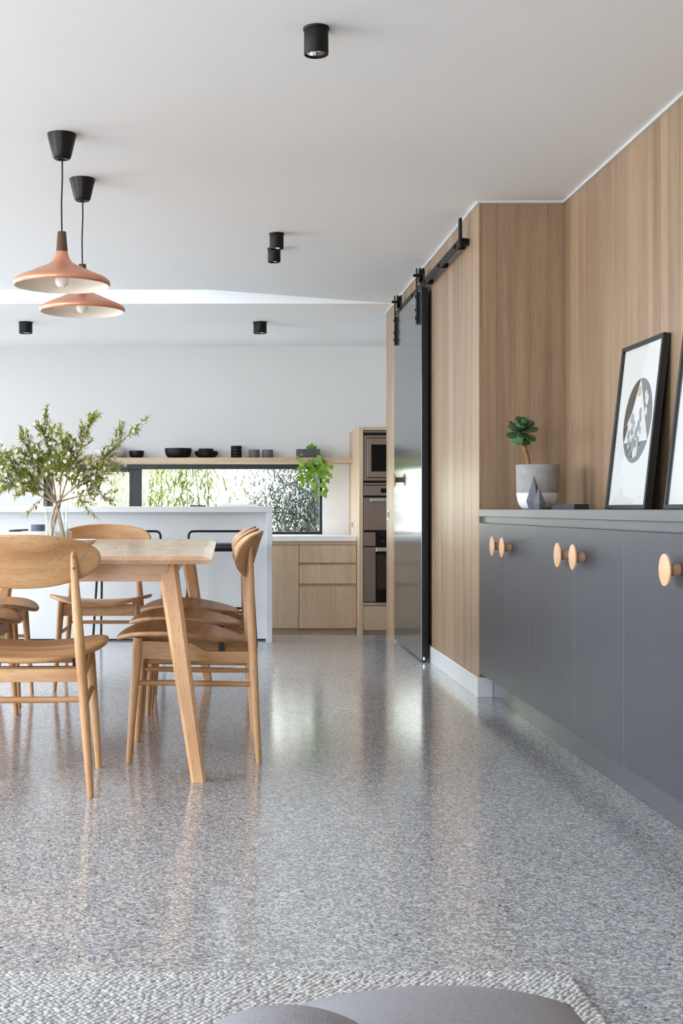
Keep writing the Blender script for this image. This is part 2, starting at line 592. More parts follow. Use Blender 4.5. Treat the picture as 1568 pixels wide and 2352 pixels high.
def fabric(name, a, b, sc=1500.0):
    t = NT(name)
    tc = t.n('ShaderNodeTexCoord')
    w1 = t.n('ShaderNodeTexWave', bands_direction='X')
    w2 = t.n('ShaderNodeTexWave', bands_direction='Y')
    for w in (w1, w2):
        w.inputs['Scale'].default_value = sc / 6.0
        w.inputs['Distortion'].default_value = 1.2
        w.inputs['Detail'].default_value = 1.0
        t.l(tc.outputs['Object'], w.inputs['Vector'])
    wv = t.math('MULTIPLY', w1.outputs['Fac'], w2.outputs['Fac'])
    nz = t.noise(tc.outputs['Object'], 300, 3)
    f = t.math('ADD', t.math('MULTIPLY', wv, 0.5), t.math('MULTIPLY', nz, 0.5))
    t.base(t.ramp(f, [(0.2, a), (0.75, b)]))
    t.set(Roughness=0.95)
    t.bump(wv, 0.25, 0.001)
    return t.m


M['grey_fabric'] = fabric('mid_grey_upholstery', srgb(132, 131, 138), srgb(172, 171, 177))
M['wool'] = leafmat('pale_grey_wool', srgb(176, 177, 179), srgb(208, 208, 209), 0.95, 0.0, scale=60, rnd=0.0)
M['rug_base'] = plain('rug_backing', srgb(150, 148, 148), 0.95, var=0.1, vscale=80)

# ------------------------------------------------------------------ room shell
CEIL = 2.40
D_STEP = 9.22
XL, XR = -4.2, 1.646              # glazed side wall, veneer wall
XC = 1.232                        # face of the veneer-clad column and of the sideboard
D_COL0, D_COL1 = 6.19, 9.73
D_WALL = 11.73
LOW = -0.20
GL0, GL1 = 1.2, 4.7               # garden door opening in the side wall
GM0, GM1 = 6.2, 8.0               # second opening beside the table, added to brighten the middle of the ceiling

bm = B(XL, 1.95, -3.0, D_STEP, -0.35, 0.0)
tag(obj('floor', bm, M['terrazzo']), 'polished grey terrazzo floor with pale chips', kind='structure')
tag(box('floor_kitchen', (XL, 1.95, D_STEP + 0.001, 12.0, -0.4, LOW), M['terrazzo']), 'lower kitchen floor past the step', kind='structure')

# ceiling with the tapering skylight slot
bm = bmesh.new()
S0, S1, SX = 8.69, 9.28, -0.103
T = 0.36
add_prism(bm, [(-4.75, -3.2), (1.95, -3.2), (1.95, S0), (-4.75, S0)], 2, CEIL, CEIL + T)
add_prism(bm, [(-4.75, S1), (1.95, S1), (1.95, 12.6), (-4.75, 12.6)], 2, CEIL, CEIL + T)
add_prism(bm, [(-4.75, S0), (-4.15, S0), (-4.15, S1), (-4.75, S1)], 2, CEIL, CEIL + T)
add_prism(bm, [(SX, S0), (1.95, S0), (1.95, S1), (XC, S1)], 2, CEIL, CEIL + T)
add_prism(bm, [(-0.95, S0 - 0.05), (1.95, S0 - 0.05), (1.95, S1 + 0.05), (-0.95, S1 + 0.05)], 2, CEIL + T, CEIL + T + 0.05)  # unseen cover added above the slot to keep sun off its right part
tag(obj('ceiling', bm, M['ceiling_paint']), 'flat white ceiling with a skylight slot', kind='structure')

# kitchen end wall with the strip window opening
WX0, WX1, WZ0, WZ1 = -1.66, 0.902, 0.676, 1.322
bm = bmesh.new()
add_box(bm, XL - 0.2, WX0, D_WALL, D_WALL + 0.24, -0.4, CEIL)
add_box(bm, WX1, 2.0, D_WALL, D_WALL + 0.24, -0.4, CEIL)
add_box(bm, WX0, WX1, D_WALL, D_WALL + 0.24, -0.4, WZ0)
add_box(bm, WX0, WX1, D_WALL, D_WALL + 0.24, WZ1, CEIL)
tag(obj('wall_back', bm, M['white_paint']), 'white kitchen end wall around the strip window', kind='structure')
tag(box('wall_kitchen_right', (1.80, 1.99, D_COL1, D_WALL, -0.4, CEIL), M['white_paint']), 'white side wall of the kitchen recess', kind='structure')
bm = bmesh.new()
add_box(bm, XL - 0.2, -3.9, -3.2, -3.0, 0, CEIL)
add_box(bm, -1.5, 2.0, -3.2, -3.0, 0, CEIL)
add_box(bm, -3.9, -1.5, -3.2, -3.0, 2.32, CEIL)
tag(obj('wall_front', bm, M['white_paint']), 'white wall piers behind the viewer', kind='structure')
w = thing('added_opening_front', (-2.7, -3.08, 0), 'black framed opening added behind the viewer for more daylight', None)  # framed opening added in the unseen wall to raise the interior light
tag(w, kind='structure')
for x in (-3.87, -2.7, -1.53):
    box('frame_post', (x - 0.03, x + 0.03, -3.12, -3.06, 0.04, 2.28), M['window_frame'], w)
box('frame_head', (-3.9, -1.5, -3.13, -3.05, 2.28, 2.32), M['window_frame'], w)
box('frame_sill', (-3.9, -1.5, -3.13, -3.05, 0.0, 0.04), M['window_frame'], w)
# glazed side wall: header, end piers
bm = bmesh.new()
add_box(bm, XL - 0.2, XL, 11.4, D_WALL, -0.4, CEIL)
add_box(bm, XL - 0.2, XL, 8.4, 11.4, -0.4, 0.0)
add_box(bm, XL - 0.2, XL, 8.43, 10.6, 0.0, 2.32)
add_box(bm, XL - 0.2, XL, -3.0, GL0, 0, CEIL)
add_box(bm, XL - 0.2, XL, GL1, GM0, 0, CEIL)
add_box(bm, XL - 0.2, XL, GM1, 8.43, 0, CEIL)
add_box(bm, XL - 0.2, XL, GM0, GM1, 2.32, CEIL)
add_box(bm, XL - 0.2, XL, GL0, GL1, 2.32, CEIL)
add_box(bm, XL - 0.2, XL, 8.43, 11.4, 2.32, CEIL)
tag(obj('wall_left', bm, M['white_paint']), 'white wall piers around the garden doors', kind='structure')
w = thing('window_2', (XL - 0.08, 2.75, 0), 'tall black framed garden doors along the side wall', None)
tag(w, kind='structure')
for y in (GL0 + 0.03, (GL0 + GL1) / 2, GL1 - 0.03):
    box('frame_post', (XL - 0.12, XL - 0.06, y - 0.03, y + 0.03, 0.04, 2.28), M['window_frame'], w)
box('frame_head', (XL - 0.13, XL - 0.05, GL0, GL1, 2.28, 2.32), M['window_frame'], w)
box('frame_sill', (XL - 0.13, XL - 0.05, GL0, GL1, 0.0, 0.04), M['window_frame'], w)
w = thing('added_opening_side', (XL - 0.08, (GM0 + GM1) / 2, 0), 'unseen black framed opening added beside the dining table for more daylight', None)
tag(w, kind='structure')
for y in (GM0 + 0.03, GM1 - 0.03):
    box('frame_post', (XL - 0.12, XL - 0.06, y - 0.03, y + 0.03, 0.04, 2.28), M['window_frame'], w)
box('frame_head', (XL - 0.13, XL - 0.05, GM0, GM1, 2.28, 2.32), M['window_frame'], w)
box('frame_sill', (XL - 0.13, XL - 0.05, GM0, GM1, 0.0, 0.04), M['window_frame'], w)
w = thing('window_4', (XL - 0.08, 11.0, 0), 'tall black framed glass door at the kitchen end', None)
tag(w, kind='structure')
for y in (10.63, 11.37):
    box('frame_post', (XL - 0.12, XL - 0.06, y - 0.03, y + 0.03, 0.04, 2.28), M['window_frame'], w)
box('frame_head', (XL - 0.13, XL - 0.05, 10.6, 11.4, 2.28, 2.32), M['window_frame'], w)
box('frame_sill', (XL - 0.13, XL - 0.05, 10.6, 11.4, 0.0, 0.04), M['window_frame'], w)

# veneered wall and column: a core with one board object for each veneer plank
core = box('wall_right', (XR + 0.018, 1.95, -3.0, D_COL0, 0, 2.388), M['veneer_z'])
tag(core, 'oak veneer wall above the grey sideboard', kind='structure')
rw = random.Random(5)


def boards(parent, fixed, a0, a1, axis, z0, z1, widths, mat, thick=0.018, gap=0.0003):
    a = a0
    while a < a1 - 1e-4:
        w_ = min(rw.choice(widths), a1 - a)
        if a1 - a - w_ < 0.04: w_ = a1 - a
        if axis == 'y':
            box('board', (fixed, fixed + thick, a + gap, a + w_ - gap, z0, z1), mat, parent)
        else:
            box('board', (a + gap, a + w_ - gap, fixed, fixed + thick, z0, z1), mat, parent)
        a += w_


boards(core, XR, 1.2, D_COL0 - 0.001, 'y', 0.0, 2.388, (0.10, 0.13, 0.16, 0.19, 0.08), M['veneer_z'])
col = box('wall_column', (XC + 0.018, 1.95, D_COL0 + 0.018, D_COL1, LOW - 0.1, 2.388), M['veneer_z'])
tag(col, 'oak veneer clad column beside the sideboard', kind='structure')
a = XC + 0.0
for w_ in (0.016, 0.068, 0.087, 0.077, 0.083, 0.083):
    box('board', (a + 0.0003, a + w_ - 0.0003, D_COL0, D_COL0 + 0.018, 0.0, 2.388), M['veneer_z'], col)
    a += w_
boards(col, XC, D_COL0 + 0.0185, D_STEP - 0.002, 'y', 0.0, 2.388, (0.12, 0.16, 0.2, 0.24), M['veneer_z'])
boards(col, XC, D_STEP, D_COL1, 'y', LOW, 2.388, (0.17, 0.2), M['veneer_z'])

# ceiling shadow-line trims, skirting
tag(box('trim_1', (XR - 0.012, XR + 0.02, 1.2, D_COL0 - 0.013, 2.388, CEIL), M['white_lacquer']), 'thin white trim along the veneer wall top', kind='structure')
tag(box('trim_2', (XC - 0.012, XR - 0.012, D_COL0 - 0.012, D_COL0 + 0.02, 2.388, CEIL), M['white_lacquer']), 'thin white trim above the column front', kind='structure')
tag(box('trim_3', (XC - 0.012, XC + 0.02, D_COL0 + 0.0205, D_COL1, 2.388, CEIL), M['white_lacquer']), 'thin white trim above the column side', kind='structure')
tag(box('baseboard_right', (XC - 0.010, 1.297, D_COL0 - 0.010, D_COL0 - 0.001, 0.0, 0.096), M['skirting'], bev=0.0015), 'pale skirting wrapping the column corner', kind='structure')
tag(box('baseboard_column', (XC - 0.010, XC - 0.001, D_COL0 - 0.0005, D_STEP - 0.004, 0.0, 0.096), M['skirting'], bev=0.0015), 'pale skirting along the column side', kind='structure')

# strip window
win = thing('window_1', ((WX0 + WX1) / 2, D_WALL + 0.08, WZ0), 'charcoal framed strip window above the kitchen bench', None)
tag(win, kind='structure')
FW = 0.044
fy0, fy1 = D_WALL + 0.05, D_WALL + 0.12
box('frame_head', (WX0, WX1, fy0, fy1, WZ1 - 0.045, WZ1 - 0.001), M['window_frame'], win, 0.003)
box('frame_sill', (WX0, WX1, fy0, fy1, WZ0 + 0.001, WZ0 + 0.026), M['window_frame'], win, 0.003)
box('frame_jamb', (WX0, WX0 + FW, fy0, fy1, WZ0 + 0.026, WZ1 - 0.045), M['window_frame'], win, 0.003)
box('frame_jamb', (WX1 - 0.028, WX1, fy0, fy1, WZ0 + 0.026, WZ1 - 0.045), M['window_frame'], win, 0.003)
box('frame_mullion', (-0.832, -0.760, fy0, fy1, WZ0 + 0.026, WZ1 - 0.045), M['window_frame'], win, 0.003)
sash = box('sash_stile', (-0.876, -0.832, fy0 + 0.02, fy1 + 0.01, WZ0 + 0.026, WZ1 - 0.045), M['window_frame'], win, 0.003)
box('sash_stile', (WX0 + FW, WX0 + FW + 0.035, fy0 + 0.02, fy1 + 0.01, WZ0 + 0.026, WZ1 - 0.045), M['window_frame'], win, 0.003)
box('sash_rail', (WX0 + FW + 0.035, -0.876, fy0 + 0.02, fy1 + 0.01, WZ1 - 0.07, WZ1 - 0.045), M['window_frame'], win, 0.003)
box('sash_rail', (WX0 + FW + 0.035, -0.876, fy0 + 0.02, fy1 + 0.01, WZ0 + 0.026, WZ0 + 0.05), M['window_frame'], win, 0.003)
box('pane', (-0.760, WX1 - 0.028, fy0 + 0.03, fy0 + 0.034, WZ0 + 0.026, WZ1 - 0.045), M['pane'], win)
box('pane', (WX0 + FW + 0.035, -0.876, fy0 + 0.045, fy0 + 0.049, WZ0 + 0.05, WZ1 - 0.07), M['pane'], win)

# ------------------------------------------------------------------ sliding door on its rail
DX0, DX1 = 1.171, 1.207
DD0, DD1, DZ1 = 7.60, 8.83, 2.225
dr = thing('door_1', (1.19, 8.2, 0.0), 'dark grey sliding barn door with black edges', None)
tag(dr, kind='structure')
box('door_panel', (DX0, DX1, DD0 + 0.004, DD1 - 0.004, 0.012, DZ1), M['door_grey'], dr, 0.001)
box('edge_frame', (DX0 + 0.001, DX1 + 0.002, DD0, DD0 + 0.004, 0.012, DZ1 + 0.002), M['dark_edge'], dr)
box('edge_groove', (DX0 + 0.024, DX0 + 0.029, DD0 - 0.002, DD0, 0.02, DZ1), M['black_metal'], dr)
box('edge_frame', (DX0 + 0.001, DX1, DD1 - 0.004, DD1, 0.012, DZ1), M['dark_edge'], dr)
box('floor_guide', (DX0 + 0.006, DX0 + 0.022, DD0 - 0.006, DD0 + 0.05, 0.0, 0.011), M['black_metal'], dr)
box('guide_clip', (DX0 + 0.008, DX0 + 0.02, DD0 - 0.012, DD0 - 0.002, 0.012, 0.034), M['chrome'], dr, 0.002)
RZ0, RZ1, RX0, RX1 = 2.232, 2.276, 1.183, 1.191
for yc in (7.715, 8.70):
    h = box('hanger_strap', (1.155, 1.161, yc - 0.022, yc + 0.022, 2.02, 2.36), M['black_metal'], dr, 0.002)
    box('strap_pad', (1.161, 1.171, yc - 0.021, yc + 0.021, 2.025, 2.215), M['black_metal'], dr)
    for zz in (2.06, 2.11, 2.19):
        obj('bolt', add_lathe(bmesh.new(), [(0, -0.006), (0.009, -0.006), (0.009, 0.0), (0, 0.0)], 8, (1.155, yc, zz), Matrix.Rotation(PI / 2, 3, 'Y')), M['black_satin'], h, world=True)
    # grooved wheel riding on the rail
    lathe('hanger_wheel', [(0, -0.014), (0.046, -0.014), (0.046, -0.008), (0.040, -0.004), (0.040, 0.004), (0.046, 0.008), (0.046, 0.014), (0, 0.014)],
          M['black_metal'], dr, 24, (1.187, yc, RZ1 + 0.042), Matrix.Rotation(PI / 2, 3, 'Y'), world=True)
    tube('axle', [(1.138, yc, RZ1 + 0.042), (1.206, yc, RZ1 + 0.042)], 0.009, M['black_metal'], dr, 8, world=True)
kn = [(0, 0.0), (0.017, 0.0), (0.0165, 0.016), (0.0172, 0.024), (0.022, 0.030), (0.038, 0.0335), (0.0445, 0.036), (0.0438, 0.0405), (0.036, 0.043), (0, 0.044)]
MK = Matrix.Rotation(-PI / 2, 3, 'Y')        # lathe axis +z -> -x
lathe('knob', kn, M['door_knob'], dr, 28, (DX0, 8.54, 1.105), MK, world=True)

rail = thing('door_rail', (1.187, 7.6, RZ0), 'black flat steel rail carrying the sliding door', 'door rail')
box('bar', (RX0, RX1, 6.44, 8.86, RZ0, RZ1), M['black_metal'], rail, 0.001)
for yc in (6.56, 7.06, 7.56, 8.06, 8.56):
    lathe('stand_off', [(0, 0), (0.017, 0), (0.014, 0.041), (0, 0.041)], M['black_metal'], rail, 16, (RX1, yc, RZ0 + 0.022), Matrix.Rotation(PI / 2, 3, 'Y'), world=True)
    lathe('bolt', [(0, 0), (0.011, 0), (0.011, 0.008), (0, 0.008)], M['black_satin'], rail, 6, (RX0, yc, RZ0 + 0.022), MK, world=True)
box('end_stop', (RX0 - 0.004, RX1 + 0.001, 6.42, 6.455, RZ0 - 0.001, 2.372), M['black_metal'], rail, 0.002)
lathe('end_pin', [(0, 0), (0.022, 0), (0.017, 0.041), (0, 0.041)], M['black_metal'], rail, 12, (RX1 + 0.001, 6.45, RZ0 + 0.024), Matrix.Rotation(PI / 2, 3, 'Y'), world=True)

# lock plate on the column side
lk = thing('lock_plate', (XC, 9.6, 0.86), 'small chrome lock plate on the column side', 'lock')
box('plate', (XC - 0.004, XC - 0.0005, 9.53, 9.67, 0.826, 0.905), M['chrome'], lk, 0.001)
box('recess', (XC - 0.005, XC - 0.004, 9.56, 9.64, 0.845, 0.888), M['black_satin'], lk)

# ------------------------------------------------------------------ grey sideboard run
SB = [6.188, 5.073, 3.950, 2.835, 1.72]
doors_seen = ['at the column end', 'in the middle under the first print', 'under the second print', 'nearest the viewer']
knob_mesh = None
for i in range(4):
    d1, d0 = SB[i], SB[i + 1]
    mid = (d0 + d1) / 2
    c = thing('sideboard_cabinet', (XC + 0.2, mid, 0), 'grey two-door sideboard cabinet with round timber knobs, ' + doors_seen[i], 'cabinet', 'grey sideboard cabinets')
    box('carcass', (XC + 0.022, XR - 0.002, d0 + 0.0006, d1 - 0.0006, 0.117, 0.8745), M['grey_lacquer'], c)
    box('finger_rail', (XC + 0.014, XC + 0.022, d0, d1, 0.846, 0.8745), M['grey_worktop'], c)
    box('kickboard', (1.297, 1.312, d0, d1, 0.0, 0.117), M['kick'], c)
    for s, (a0, a1) in ((1, (mid, d1)), (-1, (d0, mid))):
        dd = box('door', (XC, XC + 0.020, a0 + 0.001, a1 - 0.001, 0.117, 0.843), M['grey_lacquer'], c, 0.0005)
        ky = mid + (0.078 if s > 0 else -0.122)
        lathe('knob', kn, M['knob_wood'], dd, 32, (XC, ky, 0.745), MK, world=True)
tag(box('sideboard_worktop', (XC - 0.006, XR - 0.001, SB[4], SB[0] - 0.001, 0.875, 0.9085), M['grey_worktop'], bev=0.0015),
    'long grey worktop slab over the sideboard cabinets', 'worktop')

# ------------------------------------------------------------------ things on the sideboard
TOP = 0.9085
p = at(1234, 1168, 5.82)
pot = thing('potted_succulent', (p.x, 5.82, TOP), 'dark green succulent rosette on a bare stem in a half-dipped concrete pot', 'plant')
lathe('pot', [(0, 0.0), (0.055, 0.0), (0.070, 0.006), (0.081, 0.020), (0.089, 0.042), (0.0925, 0.065), (0.094, 0.0735), (0.0955, 0.120), (0.0965, 0.196), (0.0955, 0.2025), (0.090, 0.2025), (0.0885, 0.195), (0.0885, 0.175), (0, 0.175)], M['concrete'], pot, 48)
lathe('white_dip', [(0, -0.0), (0.0555, 0.0001), (0.0706, 0.006), (0.0816, 0.020), (0.0896, 0.042), (0.0932, 0.065), (0.0946, 0.0745), (0.0935, 0.0747)], M['dip_white'], pot, 48)
lathe('soil', [(0, 0.186), (0.05, 0.184), (0.0883, 0.180)], M['soil'], pot, 24)
sx = at(1213, 1065, 5.82).x - p.x
sx2 = at(1203, 1020, 5.82).x - p.x
tube('stem', [(sx, 0, 0.178), (sx + 0.001, 0, 0.205), (sx - 0.003, 0, 0.228), (sx - 0.008, 0, 0.25), (sx2, 0, 0.285), (sx2 - 0.006, 0, 0.33)],
     [0.0085, 0.0075, 0.0085, 0.0095, 0.011, 0.010], M['succulent_stem'], pot, 10)


def fleshy_leaf():
    """spoon-shaped leaf along +y, length 1, tip pointed"""
    bm = bmesh.new()
    N, K = 9, 8
    rings = []
    for i in range(N):
        t = i / (N - 1)
        w_ = 0.10 + 0.20 * math.sin(min(1, t / 0.72) * PI / 2) ** 1.6 if t < 0.72 else 0.30 * math.sqrt(max(0.0, 1 - ((t - 0.72) / 0.285) ** 2.2))
        th = 0.075 * (1 - t) + 0.02
        zc = 0.16 * t * t
        w_ = max(w_, 0.006); 
        ring = []
        for k in range(K):
            a = 2 * PI * k / K
            x = w_ * math.cos(a)
            z = zc + th * math.sin(a) * 0.9 + 0.35 * x * x
            ring.append(bm.verts.new((x, t, z)))
        rings.append(ring)
    for i in range(N - 1):
        for k in range(K):
            j = (k + 1) % K
            bm.faces.new((rings[i][k], rings[i][j], rings[i + 1][j], rings[i + 1][k]))
    bm.faces.new(rings[0]); bm.faces.new(rings[-1][::-1])
    return bm


first = None
rr = random.Random(3)
cx, cz = at(1198, 985, 5.82).x - p.x, at(1198, 988, 5.82).z - TOP
NL = 27
for k in range(NL):
    t = k / (NL - 1)
    az = k * 2.39996 + rr.uniform(-0.1, 0.1)
    e = math.radians(82 - 142 * t ** 0.92 + rr.uniform(-6, 6))
    ln = 0.040 + 0.034 * math.sin(min(1.0, t * 1.5) * PI / 2)
    if t > 0.85: ln *= 0.88
    R = Matrix.Rotation(0.5, 4, 'X') @ Matrix.Rotation(az, 4, 'Z') @ Matrix.Rotation(e, 4, 'X')
    if first is None:
        first = obj('leaf', fleshy_leaf(), M['succulent_leaf'], pot, smooth=True)
        o = first
    else:
        o = first.copy(); COL.objects.link(o)
    o.matrix_basis = Matrix.Translation((cx, 0, cz + 0.012 - 0.026 * t)) @ R @ Matrix.Diagonal((ln * 1.32, ln, ln, 1))


def gem(name, loc, half, zw, apex, rz, label):
    bm = bmesh.new()
    n = 5
    g = [bm.verts.new((half * math.cos(2 * PI * k / n + rz), half * math.sin(2 * PI * k / n + rz), zw)) for k in range(n)]
    b_ = [bm.verts.new((half * 0.66 * math.cos(2 * PI * k / n + rz), half * 0.66 * math.sin(2 * PI * k / n + rz), 0)) for k in range(n)]
    t_ = bm.verts.new((0, 0, apex))
    for k in range(n):
        j = (k + 1) % n
        bm.faces.new((g[k], g[j], t_))
        bm.faces.new((b_[k], b_[j], g[j], g[k]))
    bm.faces.new(b_[::-1])
    bmesh.ops.bevel(bm, geom=bm.edges[:], offset=0.0008, segments=1, affect='EDGES')
    o = obj(name, bm, M['slate_gem'])
    o.location = loc
    return tag(o, label, 'ornament', 'faceted ornaments')


q = at(1225.7, 1168, 5.66)
gem('faceted_ornament', (q.x, 5.66, TOP), 0.040, 0.036, 0.150, -1.45, 'taller faceted grey concrete ornament in front of the pot')
q = at(1237.5, 1168, 5.585)
gem('faceted_ornament', (q.x, 5.585, TOP), 0.029, 0.026, 0.098, -1.75, 'smaller faceted grey concrete ornament in front of the taller one')


def hexblock(name, loc, r, h, rz, label):
    bm = add_prism(bmesh.new(), [(r * math.cos(PI / 3 * k + rz), r * math.sin(PI / 3 * k + rz)) for k in range(6)], 2, 0, h)
    bmesh.ops.bevel(bm, geom=bm.edges[:], offset=0.0015, segments=2, affect='EDGES')
    o = obj(name, bm, M['navy_black'])
    o.location = loc
    return tag(o, label, 'coaster', 'dark hexagonal blocks')


hexblock('hexagon_block', (at(1293, 1168, 5.40).x, 5.40, TOP), 0.052, 0.020, 0.3, 'flat navy black hexagonal block next to the concrete pot')
hexblock('hexagon_block', (at(1323, 1168, 5.27).x, 5.27, TOP), 0.055, 0.022, 0.12, 'flat navy black hexagonal block nearer the framed prints')


# ------------------------------------------------------------------ leaning prints
XT, XB = 1.6175, 1.545
FH = 0.652
LEAN = math.atan2(XT - XB, FH)
Lh = math.hypot(FH, XT - XB)


def ellipse(cx, cy, a, b, rot=0.0, n=28):
    return [(cx + a * math.cos(t) * math.cos(rot) - b * math.sin(t) * math.sin(rot),
             cy + a * math.cos(t) * math.sin(rot) + b * math.sin(t) * math.cos(rot)) for t in [2 * PI * k / n for k in range(n)]]


def print_frame(d_far, width, label, art):
    """local axes: x to the right seen from the room, z up the lean, y into the frame"""
    o = thing('framed_print', (XB, d_far, TOP + 0.0005), label, 'picture', 'framed prints on the sideboard')
    o.rotation_euler = Euler((0, 0, 0))
    o.matrix_basis = Matrix.Translation((XB, d_far, TOP + 0.002)) @ Matrix.Rotation(-PI / 2, 4, 'Z') @ Matrix.Rotation(-LEAN, 4, 'X')
    fw, fd = 0.016, 0.027
    W, H = width, Lh
    for nm, e in (('frame_side', (0, fw, 0, fd, 0, H)), ('frame_side', (W - fw, W, 0, fd, 0, H)), ('frame_rail', (fw, W - fw, 0, fd, 0, fw)), ('frame_rail', (fw, W - fw, 0, fd, H - fw, H))):
        obj(nm, B(*e, bev=0.001), M['frame_black'], o)
    pr = obj('print', B(fw, W - fw, 0.012, 0.016, fw, H - fw), M['paper'], o)
    obj('glass', B(fw, W - fw, 0.004, 0.006, fw, H - fw), M['picture_glass'], o)
    obj('backing', B(fw, W - fw, 0.0165, 0.024, fw, H - fw), M['frame_black'], o)
    k = 0
    for nm, poly, mt, lay in art(W, H):
        bm = add_prism(bmesh.new(), poly, 1, 0.012 - 0.0004 * lay, 0.0121)
        obj(nm, bm, M[mt], pr)
    return o


def art_one(W, H):
    cx, cy, R = 0.262, 0.345, 0.165
    out = []
    a_top = math.radians(93)
    top = (cx + R * math.cos(a_top), cy + R * math.sin(a_top))
    lb = (cx - 0.142, cy - 0.083)
    rb = (cx + 0.142, cy - 0.083)
    al, ar = math.atan2(lb[1] - cy, lb[0] - cx) % (2 * PI), math.atan2(rb[1] - cy, rb[0] - cx) % (2 * PI)

    def seg(a0, a1, n=26):
        return [(cx + R * math.cos(a0 + (a1 - a0) * k / n), cy + R * math.sin(a0 + (a1 - a0) * k / n)) for k in range(n + 1)]
    out.append(('ink_segment', seg(a_top, al), 'ink_reflection', 1))
    out.append(('ink_segment', seg(ar - 2 * PI, a_top), 'ink_grey', 1))
    out.append(('ink_segment', seg(al, ar), 'ink_grey', 1))
    out.append(('ink_dot', ellipse(cx - 0.008, cy + 0.115, 0.020, 0.020), 'ink_gold', 2))
    ra = random.Random(11)
    for (ux, uz, s) in ((-0.06, 0.01, .021), (-0.035, -0.01, .014), (-0.05, -0.035, .022), (-0.09, -0.05, .018), (-0.075, -0.085, .018), (-0.03, -0.08, .020),
                        (0.0, -0.045, .023), (0.02, -0.02, .022), (0.035, 0.005, .017), (0.028, 0.03, .019), (-0.01, -0.085, .014), (0.025, -0.08, .018), (0.05, -0.04, .016)):
        out.append(('ink_pebble', ellipse(cx + ux, cy + uz, s * 0.82, s, ra.uniform(-0.3, 0.3), 18), 'ink_mid', 2))
    for (ux, uz, s) in ((0.075, 0.095, .017), (0.092, 0.075, .022), (0.078, 0.08, .014), (0.092, 0.03, .017), (0.07, -0.035, .019), (0.075, -0.055, .015),
                        (0.0, -0.125, .022), (0.022, -0.122, .020), (-0.075, -0.098, .010), (0.025, -0.098, .012), (-0.105, -0.005, .012), (-0.098, 0.012, .006), (-0.086, 0.022, .005)):
        out.append(('petal_mark', ellipse(cx + ux, cy + uz, s * 0.72, s, ra.uniform(-0.3, 0.3), 16), 'paper', 3))

    def stroke(p0, p1, w_=0.0012):
        d = Vector((p1[0] - p0[0], p1[1] - p0[1])).normalized()
        nx, ny = -d.y * w_, d.x * w_
        return [(p0[0] + nx, p0[1] + ny), (p1[0] + nx, p1[1] + ny), (p1[0] - nx, p1[1] - ny), (p0[0] - nx, p0[1] - ny)]
    out.append(('stem_mark', stroke((cx - 0.06, cy - 0.135), (cx + 0.0, cy - 0.09)), 'paper', 3))
    out.append(('stem_mark', stroke((cx - 0.04, cy - 0.09), (cx - 0.03, cy - 0.115)), 'paper', 3))
    out.append(('stem_mark', stroke((cx + 0.05, cy - 0.06), (cx + 0.09, cy + 0.055)), 'paper', 3))
    for x0, x1 in ((0.185, 0.235), (0.37, 0.405)):
        pts = [(x0 + (x1 - x0) * k / 8, 0.047 + 0.0018 * math.sin(k * 2.4)) for k in range(9)]
        for a, b in zip(pts, pts[1:]): out.append(('pencil_signature', stroke(a, b, 0.0004), 'ink_mid', 1))
    return out


def art_two(W, H):
    cx, cy, R = 0.235, 0.335, 0.165
    out = [('ink_segment', ellipse(cx, cy, R, R, 0, 48), 'ink_mid', 1), ('ink_segment', [(cx - 0.142, cy + 0.083), (cx, cy - R), (cx + 0.142, cy + 0.083)], 'paper', 2)]
    for (ux, uz, s) in ((-0.05, 0.05, .02), (0.0, 0.02, .024), (0.04, 0.055, .018), (0.0, -0.05, .018), (-0.09, 0.1, .02), (0.08, 0.1, .024)):
        out.append(('ink_pebble', ellipse(cx + ux, cy + uz, s * 0.8, s, 0.2, 18), 'ink_grey', 3))
    return out


print_frame(5.208, 0.492, 'black framed print of a grey circle and white triangle leaning beside the black blocks', art_one)
print_frame(4.510, 0.492, 'black framed print cut off at the right edge of the picture', art_two)

# ------------------------------------------------------------------ kitchen: tower, benches, window shelf
TX0, TX1, TD = 1.148, 1.78, 10.90
tw = thing('oven_tower', ((TX0 + TX1) / 2, 11.3, LOW), 'tall oak veneer cabinet housing the three built-in ovens', 'cabinet')
box('side_panel', (TX0, TX0 + 0.033, TD, D_WALL - 0.002, LOW, 1.61), M['kitchen_veneer'], tw)
box('side_panel', (TX1 - 0.033, TX1, TD, D_WALL - 0.002, LOW, 1.61), M['kitchen_veneer'], tw)
box('top_panel', (TX0 + 0.033, TX1 - 0.033, TD, D_WALL - 0.002, 1.584, 1.61), M['kitchen_veneer_x'], tw)
box('back_panel', (TX0 + 0.033, TX1 - 0.033, D_WALL - 0.03, D_WALL - 0.002, LOW, 1.584), M['kitchen_veneer'], tw)
box('rail', (TX0 + 0.033, TX1 - 0.033, TD + 0.01, TD + 0.6, 0.090, 0.114), M['kitchen_veneer_x'], tw)
box('drawer_front', (TX0 + 0.036, TX1 - 0.036, TD + 0.004, TD + 0.024, -0.120, 0.084), M['kitchen_veneer'], tw)
box('kickboard', (TX0 + 0.033, TX1 - 0.033, TD + 0.05, TD + 0.066, LOW, -0.125), M['kitchen_veneer_x'], tw)
ax0, ax1 = TX0 + 0.036, TX1 - 0.036


def zt(y): return EYE + (PY - y) / FPX * TD


